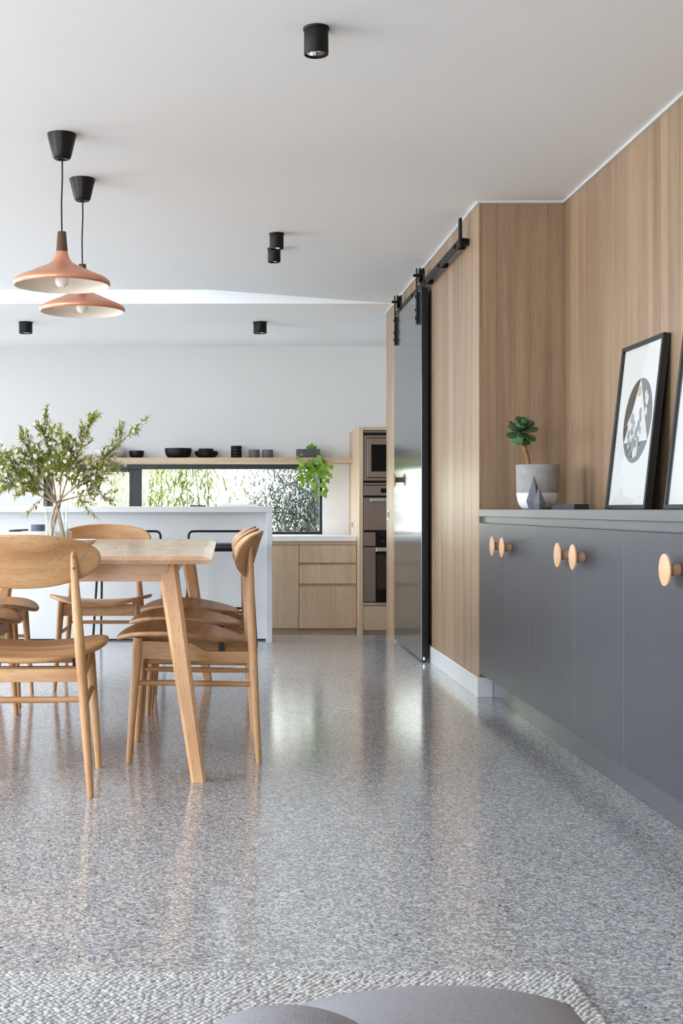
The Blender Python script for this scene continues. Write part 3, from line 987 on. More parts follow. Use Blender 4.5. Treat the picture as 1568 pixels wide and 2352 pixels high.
mw = thing('microwave', ((ax0 + ax1) / 2, TD, zt(1108)), 'bronze steel built-in microwave at the top of the oven tower', 'microwave')
box('body', (ax0, ax1, TD + 0.012, TD + 0.42, zt(1108), zt(988.6)), M['black_metal'], mw)
box('top_strip', (ax0 + 0.004, ax1 - 0.004, TD - 0.002, TD + 0.012, zt(993.5), zt(989)), M['steel_brown'], mw)
bm = bmesh.new()
for e in ((ax0 + 0.003, ax0 + 0.028, zt(1103.5), zt(1000)), (ax1 - 0.028, ax1 - 0.003, zt(1103.5), zt(1000)),
          (ax0 + 0.028, ax1 - 0.028, zt(1103.5), zt(1098)), (ax0 + 0.028, ax1 - 0.028, zt(1005.5), zt(1000))):
    add_box(bm, e[0], e[1], TD - 0.002, TD + 0.012, e[2], e[3])
obj('trim_frame', bm, M['steel_brown'], mw, world=True)
dm = box('door', (ax0 + 0.032, ax1 - 0.15, TD - 0.010, TD + 0.010, zt(1096.5), zt(1007)), M['steel_brown'], mw, 0.003)
box('door_window', (ax0 + 0.066, ax1 - 0.19, TD - 0.012, TD - 0.009, zt(1083), zt(1021)), M['oven_glass'], dm)
box('control_panel', (ax1 - 0.145, ax1 - 0.032, TD - 0.010, TD + 0.010, zt(1096.5), zt(1007)), M['oven_glass'], mw, 0.003)

co = thing('compact_oven', ((ax0 + ax1) / 2, TD, zt(1219)), 'bronze steel compact oven in the middle of the oven tower', 'oven')
box('body', (ax0, ax1, TD + 0.012, TD + 0.45, zt(1220), zt(1108.5)), M['black_metal'], co)
box('top_strip', (ax0 + 0.004, ax1 - 0.004, TD - 0.002, TD + 0.012, zt(1113.5), zt(1109.5)), M['steel_brown'], co)
cp = box('control_panel', (ax0 + 0.004, ax1 - 0.004, TD - 0.004, TD + 0.012, zt(1138), zt(1115.5)), M['steel_brown'], co, 0.001)
box('display', (ax0 + 0.148, ax1 - 0.148, TD - 0.006, TD - 0.003, zt(1132), zt(1122)), M['oven_glass'], cp)
dc = box('door', (ax0 + 0.004, ax1 - 0.004, TD - 0.008, TD + 0.012, zt(1217.5), zt(1143)), M['steel_brown'], co, 0.001)
box('handle', (ax0 + 0.055, ax1 - 0.055, TD - 0.05, TD - 0.036, zt(1151.5), zt(1145)), M['steel'], dc, 0.002)
for xx in (ax0 + 0.08, ax1 - 0.08):
    box('handle_post', (xx - 0.008, xx + 0.008, TD - 0.036, TD - 0.008, zt(1150.5), zt(1146)), M['steel'], dc)

ov = thing('oven', ((ax0 + ax1) / 2, TD, zt(1384)), 'large built-in oven with black glass door low in the oven tower', 'oven')
box('body', (ax0, ax1, TD + 0.012, TD + 0.55, zt(1384), zt(1220.3)), M['black_metal'], ov)
cp = box('control_panel', (ax0 + 0.004, ax1 - 0.004, TD - 0.004, TD + 0.012, zt(1254), zt(1222.5)), M['steel_brown'], ov, 0.001)
ds = box('display', (ax0 + 0.102, ax1 - 0.102, TD - 0.006, TD - 0.003, zt(1254), zt(1222.5)), M['oven_glass'], cp)
dc = box('door', (ax0 + 0.004, ax1 - 0.004, TD - 0.008, TD + 0.012, zt(1382), zt(1257)), M['steel_brown'], ov, 0.001)
box('door_glass', (ax0 + 0.102, ax1 - 0.102, TD - 0.010, TD - 0.007, zt(1382), zt(1267)), M['oven_glass'], dc)
box('inner_window', (ax0 + 0.112, ax1 - 0.112, TD - 0.011, TD - 0.009, zt(1353), zt(1273)), M['oven_window'], dc)
box('handle', (ax0 + 0.102, ax1 - 0.102, TD - 0.05, TD - 0.036, zt(1266), zt(1258)), M['steel'], dc, 0.002)
for xx in (ax0 + 0.13, ax1 - 0.13):
    box('handle_post', (xx - 0.008, xx + 0.008, TD - 0.036, TD - 0.008, zt(1265), zt(1259)), M['steel'], dc)
# faint dial marks on the display: two rings and short dashes
for (mx, my, r_) in ((880, 1229, 0.009), (880, 1243, 0.009)):
    c_ = at(mx, my, TD - 0.007)
    bm = bmesh.new()
    add_tube(bm, [c_ + Vector((r_ * math.cos(t), 0, r_ * math.sin(t))) for t in [2 * PI * k / 16 for k in range(17)]], 0.0008, 4, cap=False)
    obj('dial_mark', bm, M['display_ink'], cp, world=True)
for my in (1229, 1243):
    c_ = at(874, my, TD - 0.007)
    box('dash_mark', (c_.x - 0.006, c_.x + 0.002, TD - 0.0075, TD - 0.006, c_.z - 0.0008, c_.z + 0.0008), M['display_ink'], cp)

# outlet on the tower side
pl = thing('power_outlet', (TX0, 11.42, 0.767), 'slim steel power outlet on the side of the oven tower', 'outlet')
box('plate', (TX0 - 0.006, TX0 - 0.0004, 11.36, 11.48, 0.722, 0.812), M['steel'], pl, 0.001)
box('switch', (TX0 - 0.009, TX0 - 0.006, 11.40, 11.44, 0.75, 0.79), M['black_satin'], pl, 0.001)

# base cabinets below the window
BD = 11.10


def zb(y): return EYE + (PY - y) / FPX * BD


dw = thing('drawer_cabinet', (0.89, 11.4, LOW), 'oak veneer base cabinet with three drawers beside the oven tower', 'cabinet')
box('carcass', (0.647, TX0 - 0.002, BD + 0.022, D_WALL - 0.002, -0.13, 0.631), M['kitchen_veneer'], dw)
box('top_rail', (0.647, TX0 - 0.002, BD + 0.006, BD + 0.022, 0.602, 0.631), M['kitchen_veneer_x'], dw)
for (y0, y1) in ((1252.5, 1292.5), (1298, 1340.5), (1347.5, 1443)):
    box('drawer_front', (0.649, TX0 - 0.004, BD, BD + 0.020, zb(y1), zb(y0)), M['kitchen_veneer'], dw, 0.001)
box('kickboard', (0.647, TX0 - 0.002, BD + 0.05, BD + 0.066, LOW, -0.13), M['kitchen_veneer_x'], dw)
xs = 0.645
for i, w_ in enumerate((0.60, 0.60)):
    lab = ['oak veneer base cabinet with a plain door next to the drawers', 'oak veneer base cabinet hidden behind the white island'][i]
    c = thing('base_cabinet', (xs - w_ / 2, 11.4, LOW), lab, 'cabinet')
    box('carcass', (xs - w_ + 0.001, xs - 0.001, BD + 0.022, D_WALL - 0.002, -0.13, 0.631), M['kitchen_veneer'], c)
    box('top_rail', (xs - w_ + 0.001, xs, BD + 0.006, BD + 0.022, 0.602, 0.631), M['kitchen_veneer_x'], c)
    box('door', (xs - w_ + 0.002, xs - 0.001, BD, BD + 0.020, zb(1443), zb(1252.5)), M['kitchen_veneer'], c, 0.001)
    box('kickboard', (xs - w_ + 0.001, xs, BD + 0.05, BD + 0.066, LOW, -0.13), M['kitchen_veneer_x'], c)
    xs -= w_
tag(box('kitchen_benchtop', (-3.0, TX0 - 0.001, BD - 0.02, D_WALL - 0.001, 0.632, 0.676), M['white_stone'], bev=0.002),
    'white stone benchtop running under the strip window', 'benchtop')
c = thing('base_cabinet', (-1.8, 11.4, LOW), 'oak veneer base run at the far left behind the island', 'cabinet')
box('carcass', (-3.0, xs - 0.002, BD + 0.022, D_WALL - 0.002, LOW, 0.631), M['kitchen_veneer'], c)
tag(box('splashback', (WX1 + 0.012, TX0 - 0.002, D_WALL - 0.008, D_WALL - 0.001, 0.6765, 1.325), M['splash']), 'glossy white splashback panel between window and oven tower', 'splashback')

SHD = 11.48
tag(box('wall_shelf', (-3.0, TX0 - 0.001, SHD, D_WALL - 0.001, 1.327, 1.372), M['kitchen_veneer_x'], bev=0.0015), 'long oak wall shelf above the strip window', 'shelf')
SH = 1.372


def pxX(x, d): return (x - PX) / FPX * d


def bowl(name, x, d, z, r, h, mat, label, cat='bowl', foot=0.55, group=None, belly=0.25):
    o = thing(name, (x, d, z), label, cat, group)
    th = 0.005
    prof = [(0, 0), (r * foot, 0), (r * (foot + (1 - foot) * 0.62), h * belly), (r * (foot + (1 - foot) * 0.9), h * 0.62), (r, h - 0.001), (r - th * 0.5, h),
            (r - th, h - 0.001), (r * (foot + (1 - foot) * 0.88) - th, h * 0.62), (r * foot, th * 1.6), (0, th * 1.4)]
    lathe('body', prof, mat, o, 40)
    return o


ds_ = 11.6
bowl('bowl', pxX(313.5, ds_), ds_, SH, 0.069, 0.066, M['black_ceramic'], 'small black bowl on the shelf beside the flowering branches', foot=0.72)
bowl('bowl', pxX(409, ds_), ds_, SH, 0.123, 0.088, M['black_ceramic'], 'largest deep black bowl on the wall shelf', foot=0.7)
bowl('bowl', pxX(474, ds_), ds_, SH, 0.108, 0.052, M['black_ceramic'], 'wide shallow black bowl at the bottom of the bowl stack', foot=0.55)
bowl('bowl', pxX(474, ds_), ds_, SH + 0.0145, 0.1035, 0.048, M['black_ceramic'], 'wide shallow black bowl nested second in the bowl stack', foot=0.50)
bowl('bowl', pxX(473, ds_), ds_, SH + 0.0225, 0.069, 0.062, M['black_ceramic'], 'smaller black bowl on top of the bowl stack', foot=0.62)
vs = thing('round_vessel', (pxX(252, 11.62), 11.62, SH), 'pale grey round ceramic vessel behind the flowering branches', 'vase')
lathe('body', [(0, 0), (0.10, 0), (0.138, 0.022), (0.150, 0.055), (0.136, 0.088), (0.095, 0.108), (0.075, 0.112), (0.070, 0.108), (0.090, 0.10), (0.125, 0.07), (0.10, 0.012), (0, 0.01)], M['pale_ceramic'], vs, 40)


def cup(x, z, r, h, mat, label, name='cup', group=None, d=ds_):
    o = thing(name, (x, d, z), label, 'cup', group)
    lathe('body', [(0, 0), (r * 0.93, 0), (r, 0.004), (r, h - 0.001), (r - 0.002, h), (r - 0.004, h - 0.001), (r - 0.004, 0.006), (0, 0.006)], mat, o, 32)
    return o


for k, w_ in enumerate(('bottom', 'lower middle', 'upper middle', 'topmost')):
    cup(pxX(542.5, ds_), SH + k * 0.0278, 0.049 + (0.0008 if k % 2 else 0), 0.0272, M['black_ceramic'], 'low black cup, %s in the stack of four on the shelf' % w_, 'stacking_cup', 'stacked black cups')
cup(pxX(583.5, ds_), SH, 0.049, 0.076, M['grey_ceramic'], 'matte grey tumbler on the shelf next to the stacked black cups', 'tumbler', 'grey tumblers')
cup(pxX(614.5, ds_), SH, 0.049, 0.076, M['grey_ceramic'], 'matte grey tumbler on the shelf nearer the ivy', 'tumbler', 'grey tumblers')

# ------------------------------------------------------------------ ivy in its planter
iv = thing('potted_ivy', (pxX(707, 11.6), 11.6, SH), 'trailing green ivy in a slate planter at the shelf end', 'plant')
bm = bmesh.new()
W2, H2, Dp, tk = 0.103, 0.078, 0.085, 0.008
add_box(bm, -W2, W2, -Dp, Dp, 0, 0.01)
add_box(bm, -W2, W2, -Dp, -Dp + tk, 0.01, H2)
add_box(bm, -W2, W2, Dp - tk, Dp, 0.01, H2)
add_box(bm, -W2, -W2 + tk, -Dp + tk, Dp - tk, 0.01, H2)
add_box(bm, W2 - tk, W2, -Dp + tk, Dp - tk, 0.01, H2)
obj('planter', bm, M['planter_grey'], iv)
obj('soil', B(-W2 + tk, W2 - tk, -Dp + tk, Dp - tk, 0.01, H2 - 0.012), M['soil'], iv)


def ivy_leaf_bm():
    pts = []
    lobes = [(0.0, 0.0), (0.16, -0.20), (0.40, -0.16), (0.36, 0.02), (0.56, 0.16), (0.34, 0.30), (0.26, 0.46), (0.0, 0.86)]
    right = lobes
    left = [(-x, y) for x, y in lobes[1:-1]][::-1]
    out = right + left
    bm = bmesh.new()
    def Z(x, y): return -0.35 * x * x - 0.14 * y * y + 0.05 * abs(x)
    vs_ = [bm.verts.new((x, y, Z(x, y))) for x, y in out]
    c_ = bm.verts.new((0, 0.22, 0.015))
    n = len(vs_)
    for k in range(n):
        bm.faces.new((c_, vs_[k], vs_[(k + 1) % n]))
    return bm


LV = [(390, 160, 100), (330, 178, 70), (270, 210, 45), (205, 275, 42), (165, 330, 52), (440, 345, 110), (520, 350, 80), (540, 388, 80), (210, 420, 95), (300, 410, 115),
      (190, 490, 85), (345, 500, 110), (405, 490, 70), (510, 470, 110), (450, 520, 80), (580, 440, 60), (655, 455, 65), (510, 555, 110), (590, 540, 70), (630, 590, 70),
      (190, 612, 100), (330, 575, 95), (325, 632, 85), (550, 622, 62), (590, 670, 62), (390, 715, 100), (510, 720, 100), (235, 690, 60), (240, 742, 55), (425, 818, 60),
      (410, 897, 58), (535, 850, 100), (595, 810, 70), (375, 430, 80), (465, 440, 80), (250, 470, 80), (560, 500, 70), (270, 580, 50), (440, 600, 50)]
rv = random.Random(21)
ivory = wl(iv)
first_ivy = None
lp = []
for (u, v_, s) in LV:
    x, y = 660 + u / 6.533, 1000 + v_ / 6.533
    d = 11.43 + rv.uniform(-0.05, 0.025)
    if y < 1040: d = 11.56 + rv.uniform(-0.04, 0.02)
    P_ = at(x, y, d)
    lp.append((u, v_, P_))
    L = s / 6.533 / FPX * d * 1.32
    if first_ivy is None:
        first_ivy = obj('leaf', ivy_leaf_bm(), M['ivy_leaf'], iv)
        o = first_ivy
    else:
        o = first_ivy.copy(); COL.objects.link(o)
    # leaf faces the room, tip hanging down at a random slant
    R = Matrix.Rotation(PI / 2 + rv.uniform(-0.5, 0.45), 4, 'X')
    R = Matrix.Rotation(rv.uniform(-0.7, 0.7), 4, 'Z') @ R @ Matrix.Rotation(PI + rv.uniform(-0.9, 0.9), 4, 'Z')
    o.matrix_basis = Matrix.Translation(P_ - ivory) @ R @ Matrix.Scale(L, 4)


def chain(idx, start):
    pts = [start] + [lp[i][2] + Vector((0, 0.012, 0)) for i in idx]
    sm = [pts[0]]
    for a, b in zip(pts, pts[1:]):
        m_ = (a + b) / 2 + Vector((rv.uniform(-0.008, 0.008), 0.004, rv.uniform(-0.004, 0.012)))
        sm += [m_, b]
    tube('vine', sm, 0.0022, M['vine'], iv, 6, world=True)


sp_ = Vector((0, 0, 0.062)) + ivory
chain([1, 2, 3, 4, 8, 10, 20, 27, 28], sp_ + Vector((-0.02, -0.02, 0)))
chain([0, 5, 9, 11, 21, 22, 25, 29, 30], sp_ + Vector((0.01, -0.03, 0)))
chain([5, 13, 17, 26], sp_ + Vector((0.03, -0.03, 0)))
chain([6, 7, 15, 16, 18, 19, 23, 24], sp_ + Vector((0.06, -0.03, 0)))
chain([33, 12, 14, 38, 32, 31], sp_ + Vector((0.04, -0.04, 0)))
chain([35, 37], lp[9][2])

# ------------------------------------------------------------------ island and stools
IX1, ID0, ID1 = 0.3245, 8.67, 9.19
isl = thing('kitchen_island', (-1.2, 8.9, 0), 'white waterfall island bar on the edge of the raised floor', 'island')
box('top', (-3.0, IX1, ID0, ID1, 0.888, 0.928), M['white_lacquer'], isl, 0.002)
box('end_panel', (IX1 - 0.038, IX1, ID0, ID1, 0, 0.8878), M['white_lacquer'], isl, 0.0015)
box('front_panel', (-3.0, IX1 - 0.0385, 8.86, 8.88, 0.012, 0.8878), M['white_lacquer'], isl)
box('back_panel', (-3.0, IX1 - 0.0385, ID1 - 0.02, ID1, 0.012, 0.8878), M['white_lacquer'], isl)
box('plinth', (-3.0, IX1 - 0.0385, 8.875, ID1 - 0.01, 0.0, 0.012), M['dark_edge'], isl)


def book(name, x0, x1, d, z, h, dep, cover, label, spine=None):
    o = thing(name, ((x0 + x1) / 2, d, z), label, 'book')
    box('pages', (x0 + 0.003, x1 - 0.003, d - dep / 2 + 0.004, d + dep / 2, z + 0.0015, z + h - 0.0015), M['book_pages'], o)
    box('cover', (x0, x1, d - dep / 2, d + dep / 2 + 0.002, z + h - 0.0015, z + h), cover, o)
    box('cover', (x0, x1, d - dep / 2, d + dep / 2 + 0.002, z, z + 0.0015), cover, o)
    box('spine', (x0, x1, d - dep / 2 - 0.001, d - dep / 2 + 0.001, z, z + h), spine or cover, o)
    return o


IT = 0.928
s9 = 8.95
book('book', pxX(504, s9), pxX(590, s9), s9, IT, 0.016, 0.19, M['book_white'], 'white covered book lying on the island top under the dark book end')
box_ = thing('dark_book', (pxX(579, s9), s9, IT + 0.016), 'dark patterned booklet at the end of the white book', 'book')
box('pages', (pxX(569, s9), pxX(591, s9), s9 - 0.06, s9 + 0.07, IT + 0.0165, IT + 0.021), M['book_pages'], box_)
box('cover', (pxX(568.5, s9), pxX(591.5, s9), s9 - 0.062, s9 + 0.072, IT + 0.021, IT + 0.0225), M['book_dark'], box_)
tab = thing('tablet', (pxX(455, s9), s9, IT), 'thin black tablet lying on the island top', 'tablet')
box('body', (pxX(437, s9), pxX(473, s9), s9 - 0.1, s9 + 0.1, IT, IT + 0.009), M['black_satin'], tab, 0.002)
box('screen', (pxX(439, s9), pxX(471, s9), s9 - 0.09, s9 + 0.09, IT + 0.009, IT + 0.0095), M['oven_glass'], tab)


def make_stool(loc, label):
    o = thing('bar_stool', loc, label, 'stool', 'black wire bar stools')
    r = 0.0075
    hw = 0.205
    # low back hoop (room side is -y, the island is at +y)
    hoop = rounded([(-hw, -0.12, 0.63), (-hw, -0.185, 0.64), (-hw, -0.195, 0.767), (hw, -0.195, 0.767), (hw, -0.185, 0.64), (hw, -0.12, 0.63)], 0.035)
    tube('back_hoop', hoop, r, M['black_metal'], o, 8)
    for s in (-1, 1):
        pts = rounded([(s * hw, 0.16, 0.64), (s * (hw + 0.012), 0.20, 0.008), (s * (hw + 0.030), -0.19, 0.008), (s * (hw - 0.005), -0.13, 0.64)], 0.05)
        tube('sled_leg', pts, r, M['black_metal'], o, 8)
    tube('foot_bar', [(-hw - 0.012, 0.187, 0.24), (hw + 0.012, 0.187, 0.24)], r, M['black_metal'], o, 8)
    tube('foot_bar', [(-hw - 0.017, -0.166, 0.24), (hw + 0.017, -0.166, 0.24)], r, M['black_metal'], o, 8)
    obj('seat', B(-0.19, 0.19, -0.16, 0.17, 0.647, 0.682, bev=0.012, seg=3), M['leather'], o, smooth=True)
    obj('seat_frame', B(-hw, hw, -0.15, 0.16, 0.634, 0.647, bev=0.003), M['black_metal'], o)
    return o


make_stool((pxX(506, 8.40), 8.46, 0), 'black wire bar stool at the island behind the three side chairs')
make_stool((pxX(299, 8.40), 8.46, 0), 'black wire bar stool at the island behind the far end chair')

# ------------------------------------------------------------------ dining table
TXR, TXL = -0.040, -1.250
TD0, TD1, TZ = 4.245, 6.715, 0.753
tbl = thing('dining_table', ((TXR + TXL) / 2, (TD0 + TD1) / 2, 0), 'long oak dining table with splayed legs', 'table')
cxm, cym = (TXR + TXL) / 2, (TD0 + TD1) / 2
hw, hl = (TXR - TXL) / 2, (TD1 - TD0) / 2
# solid boards: top with a long chamfer round the edge; each board a part
nb = 6
bw = 2 * hw / nb


def top_board(x0, x1, first_, last_):
    """board of the table top, local coordinates; outer edges get the long bevel"""
    bm = bmesh.new()
    ch_x, ch_z, th = 0.036, 0.010, 0.022
    def ring(inset_x0, inset_x1, iy, z):
        return [bm.verts.new(p_) for p_ in ((x0 + inset_x0, -hl + iy, z), (x1 - inset_x1, -hl + iy, z), (x1 - inset_x1, hl - iy, z), (x0 + inset_x0, hl - iy, z))]
    f0, f1 = (1 if first_ else 0), (1 if last_ else 0)
    R0 = ring(0.012 * f0, 0.012 * f1, 0.010, TZ - th - 0.004)
    R1 = ring(0.0, 0.0, 0.0, TZ - 0.0125)
    R1b = ring(0.001 * f0, 0.001 * f1, 0.001, TZ - 0.0095)
    R2 = ring(ch_x * f0, ch_x * f1, 0.008, TZ)
    for a, b in ((R0, R1), (R1, R1b), (R1b, R2)):
        for k in range(4):
            bm.faces.new((a[k], a[(k + 1) % 4], b[(k + 1) % 4], b[k]))
    bm.faces.new(R0[::-1]); bm.faces.new(R2)
    return bm


for k in range(nb):
    x0 = -hw + k * bw
    obj('top_board', top_board(x0 + (0.0002 if k else 0), x0 + bw - (0.0002 if k < nb - 1 else 0), k == 0, k == nb - 1), M['table_y'], tbl)
AZ0, AZ1 = 0.664, 0.728
obj('apron', B(-hw + 0.15, hw - 0.15, -hl + 0.105, -hl + 0.127, AZ0, AZ1, bev=0.002), M['table_x'], tbl)
obj('apron', B(-hw + 0.15, hw - 0.15, hl - 0.127, hl - 0.105, AZ0, AZ1, bev=0.002), M['table_x'], tbl)
obj('apron', B(hw - 0.162, hw - 0.14, -hl + 0.16, hl - 0.16, AZ0, AZ1, bev=0.002), M['table_y'], tbl)
obj('apron', B(-hw + 0.14, -hw + 0.162, -hl + 0.16, hl - 0.16, AZ0, AZ1, bev=0.002), M['table_y'], tbl)
c8 = 0.62
SECT = [(1, c8), (c8, 1), (-c8, 1), (-1, c8), (-1, -c8), (-c8, -1), (c8, -1), (1, -c8)]
for sx_ in (-1, 1):
    for sy_ in (-1, 1):
        pts = [(sx_ * (hw - 0.046), sy_ * (hl - 0.036), 0), (sx_ * (hw - 0.146), sy_ * (hl - 0.135), AZ0), (sx_ * (hw - 0.155), sy_ * (hl - 0.146), AZ1 + 0.001)]
        bm = bmesh.new()
        rings = []
        for (p_, r_) in zip(pts, (0.0245, 0.034, 0.034)):
            rings.append([bm.verts.new((p_[0] + a * r_, p_[1] + b * r_, p_[2])) for a, b in SECT])
        for A_, C_ in zip(rings, rings[1:]):
            for k in range(8):
                bm.faces.new((A_[k], A_[(k + 1) % 8], C_[(k + 1) % 8], C_[k]))
        bm.faces.new(rings[0][::-1]); bm.faces.new(rings[-1])
        obj('leg', bm, M['table_z'], tbl)


# ------------------------------------------------------------------ dining chairs
def shell(outline, zfun, th, nr=9, lift=None):
    """closed plywood shell over a 2D outline; returns bmesh; zfun(x, y) -> height of mid surface"""
    bm = bmesh.new()
    n = len(outline)
    cx_ = sum(p_[0] for p_ in outline) / n
    cy_ = sum(p_[1] for p_ in outline) / n
    prof = [(k / nr, 0.5) for k in range(1, nr)] + [(0.975, 0.5), (0.993, 0.36), (1.0, 0.0), (0.993, -0.36), (0.975, -0.5)] + [(k / nr, -0.5) for k in range(nr - 1, 0, -1)]
    rings = []
    for s, o_ in prof:
        ring = []
        for (x, y) in outline:
            X, Y = cx_ + (x - cx_) * s, cy_ + (y - cy_) * s
            ring.append(bm.verts.new((X, Y, zfun(X, Y) + o_ * th)))
        rings.append(ring)
    ct = bm.verts.new((cx_, cy_, zfun(cx_, cy_) + th / 2))
    cb = bm.verts.new((cx_, cy_, zfun(cx_, cy_) - th / 2))
    for k in range(n):
        j = (k + 1) % n
        bm.faces.new((ct, rings[0][k], rings[0][j]))
        bm.faces.new((cb, rings[-1][j], rings[-1][k]))
    for a, b in zip(rings, rings[1:]):
        for k in range(n):
            j = (k + 1) % n
            bm.faces.new((a[k], b[k], b[j], a[j]))
    return bm


def superell(a, b, e, n, fx=None):
    out = []
    for k in range(n):
        t = 2 * PI * k / n
        c_, s_ = math.cos(t), math.sin(t)
        x = a * math.copysign(abs(c_) ** (2 / e), c_)
        y = b * math.copysign(abs(s_) ** (2 / e), s_)
        out.append((x, y))
    return out


def make_chair(loc, rz, label):
    o = thing('dining_chair', loc, label, 'chair', 'oak dining chairs', rz)
    # seat: front is +y
    out = []
    for x, y in superell(0.262, 0.236, 2.5, 56):
        f = 1.0 - 0.16 * max(0.0, -y / 0.236) ** 1.5 - 0.05 * max(0.0, y / 0.236) ** 2
        out.append((x * f, y + 0.056))

    def zs(x, y):
        yn = (y - 0.056) / 0.236
        return 0.434 + 0.010 * yn + 0.034 * (x / 0.262) ** 2 * (1 - 0.35 * max(0, -yn)) - 0.012 * max(0, yn - 0.6) ** 2 / 0.16
    obj('seat', shell(out, zs, 0.017), M['oak_x'], o, smooth=True)
    # backrest: lens outline bent round the sitter and leaned back
    bo = superell(0.246, 0.087, 2.15, 56)
    bm = shell([(x, z + 0.0) for x, z in bo], lambda x, z: 0.0, 0.015, 12)
    for v in bm.verts:
        x, w_, t_ = v.co
        yy = -0.222 + 0.070 * (x / 0.246) ** 2 - 0.30 * w_ - 0.25 * max(0, w_) ** 2
        # offset t_ along the surface normal (mostly y)
        nx = -2 * 0.070 * x / 0.246 ** 2
        nl = math.hypot(1, nx)
        v.co = (x + t_ * nx / nl * 1.0, yy + t_ / nl, 0.743 + w_ + 0.010 * (x / 0.246) ** 2)
    obj('backrest', bm, M['oak_x'], o, smooth=True)
    for s in (-1, 1):
        rl = obj('leg', add_tube(bmesh.new(), [(s * 0.218, -0.232, 0), (s * 0.205, -0.221, 0.18), (s * 0.186, -0.209, 0.43), (s * 0.174, -0.204, 0.58), (s * 0.165, -0.203, 0.70), (s * 0.161, -0.203, 0.755), (s * 0.160, -0.203, 0.774), (s * 0.160, -0.2025, 0.780)],
                                       [0.0108, 0.0142, 0.0172, 0.0158, 0.0128, 0.0104, 0.0085, 0.0045], 14), M['oak_z'], o, smooth=True, angle=0.9)
        for zz in (0.722, 0.757):
            lathe('dowel_plug', [(0, 0), (0.0042, 0), (0.0042, 0.004), (0, 0.0045)], M['walnut'], rl, 10, (s * 0.164, -0.2125 - (0.757 - zz) * 0.04, zz), Matrix.Rotation(PI / 2, 3, 'X'))
        obj('leg', add_tube(bmesh.new(), [(s * 0.218, 0.232, 0), (s * 0.206, 0.220, 0.18), (s * 0.190, 0.203, 0.40), (s * 0.188, 0.201, 0.448)],
                            [0.0108, 0.0142, 0.0175, 0.0175], 14), M['oak_z'], o, smooth=True, angle=0.9)
        # side apron with its stepped top edge
        poly = [(0.198, 0.374), (0.198, 0.436), (0.02, 0.4315)]
        poly += [(0.02 - 0.075 * k / 8, 0.4315 - 0.033 * (0.5 - 0.5 * math.cos(PI * k / 8))) for k in range(1, 9)]
        poly += [(-0.205, 0.397), (-0.205, 0.357)]
        bm = add_prism(bmesh.new(), poly, 0, s * 0.186 - 0.009, s * 0.186 + 0.009)
        obj('apron', bm, M['oak_y'], o)
        tube('stretcher', [(s * 0.196, 0.214, 0.287), (s * 0.195, 0.1, 0.286), (s * 0.195, -0.1, 0.283), (s * 0.197, -0.215, 0.281)], [0.0085, 0.0105, 0.0105, 0.0085], M['oak_y'], o, 10)
        obj('seat_spacer', B(s * 0.160 - 0.008, s * 0.160 + 0.008, -0.108, -0.092, 0.398, 0.432), M['black_rubber'], o)
    bm = add_prism(bmesh.new(), [(-0.18, 0.374), (0.18, 0.374), (0.18, 0.432), (0.09, 0.424), (0, 0.421), (-0.09, 0.424), (-0.18, 0.432)], 1, 0.192, 0.21)
    obj('apron', bm, M['oak_x'], o)
    obj('apron', B(-0.18, 0.18, -0.216, -0.198, 0.362, 0.403, bev=0.001), M['oak_x'], o)
    obj('seat_bearer', B(-0.178, 0.178, -0.112, -0.088, 0.372, 0.398), M['oak_x'], o)
    tube('stretcher', [(-0.196, -0.214, 0.306), (-0.07, -0.214, 0.306), (0.07, -0.214, 0.306), (0.196, -0.214, 0.306)], [0.0085, 0.0105, 0.0105, 0.0085], M['oak_x'], o, 10)
    return o


chair = make_chair((-0.650, 4.265, 0), math.radians(2.4), 'oak dining chair with its back to the viewer at the near table end')


def kids(o):
    KIDS[o] = list(o.children)
    for c_ in KIDS[o]: kids(c_)


bpy.context.view_layer.update()
kids(chair)
for loc, rz, lab in (((-0.109, 4.79, 0), 90, 'nearest of the three oak chairs along the right side of the table'),
                     ((-0.109, 5.42, 0), 89, 'middle one of the three oak chairs along the right side of the table'),
                     ((-0.106, 6.055, 0), 91, 'farthest of the three oak chairs along the right side of the table'),
                     ((-1.155, 5.44, 0), -91, 'middle oak chair on the left side of the table, its seat tip showing'),
                     ((-1.177, 6.085, 0), -89, 'farthest oak chair on the left side of the table'),
                     ((-1.165, 4.79, 0), -90, 'nearest oak chair on the left side of the table, past the picture edge'),
                     ((-0.633, 6.63, 0), 180.5, 'oak dining chair facing the viewer at the far table end')):
    copy_tree(chair, None, loc, math.radians(rz), lab)

# ------------------------------------------------------------------ things on the table
VD = 5.5
vx = pxX(129.5, VD)
va = thing('glass_vase', (vx, VD, TZ), 'clear glass cylinder vase half filled with water', 'vase')
VR, VH = 0.0495, 0.198
M['clear_glass'] = glass_thin('vase_glass', (0.965, 0.975, 0.972, 1), 1.0)
M['water'] = glass_thin('water', (0.97, 0.98, 0.977, 1), 0.8)
lathe('glass_body', [(0, 0), (VR, 0), (VR, VH), (VR - 0.0012, VH + 0.0008), (VR - 0.0025, VH), (VR - 0.0025, 0.012), (0, 0.012)], M['clear_glass'], va, 48)
lathe('water', [(0, 0.0125), (VR - 0.0032, 0.0125), (VR - 0.0032, 0.102), (VR - 0.005, 0.1005), (0, 0.1005)], M['water'], va, 48)


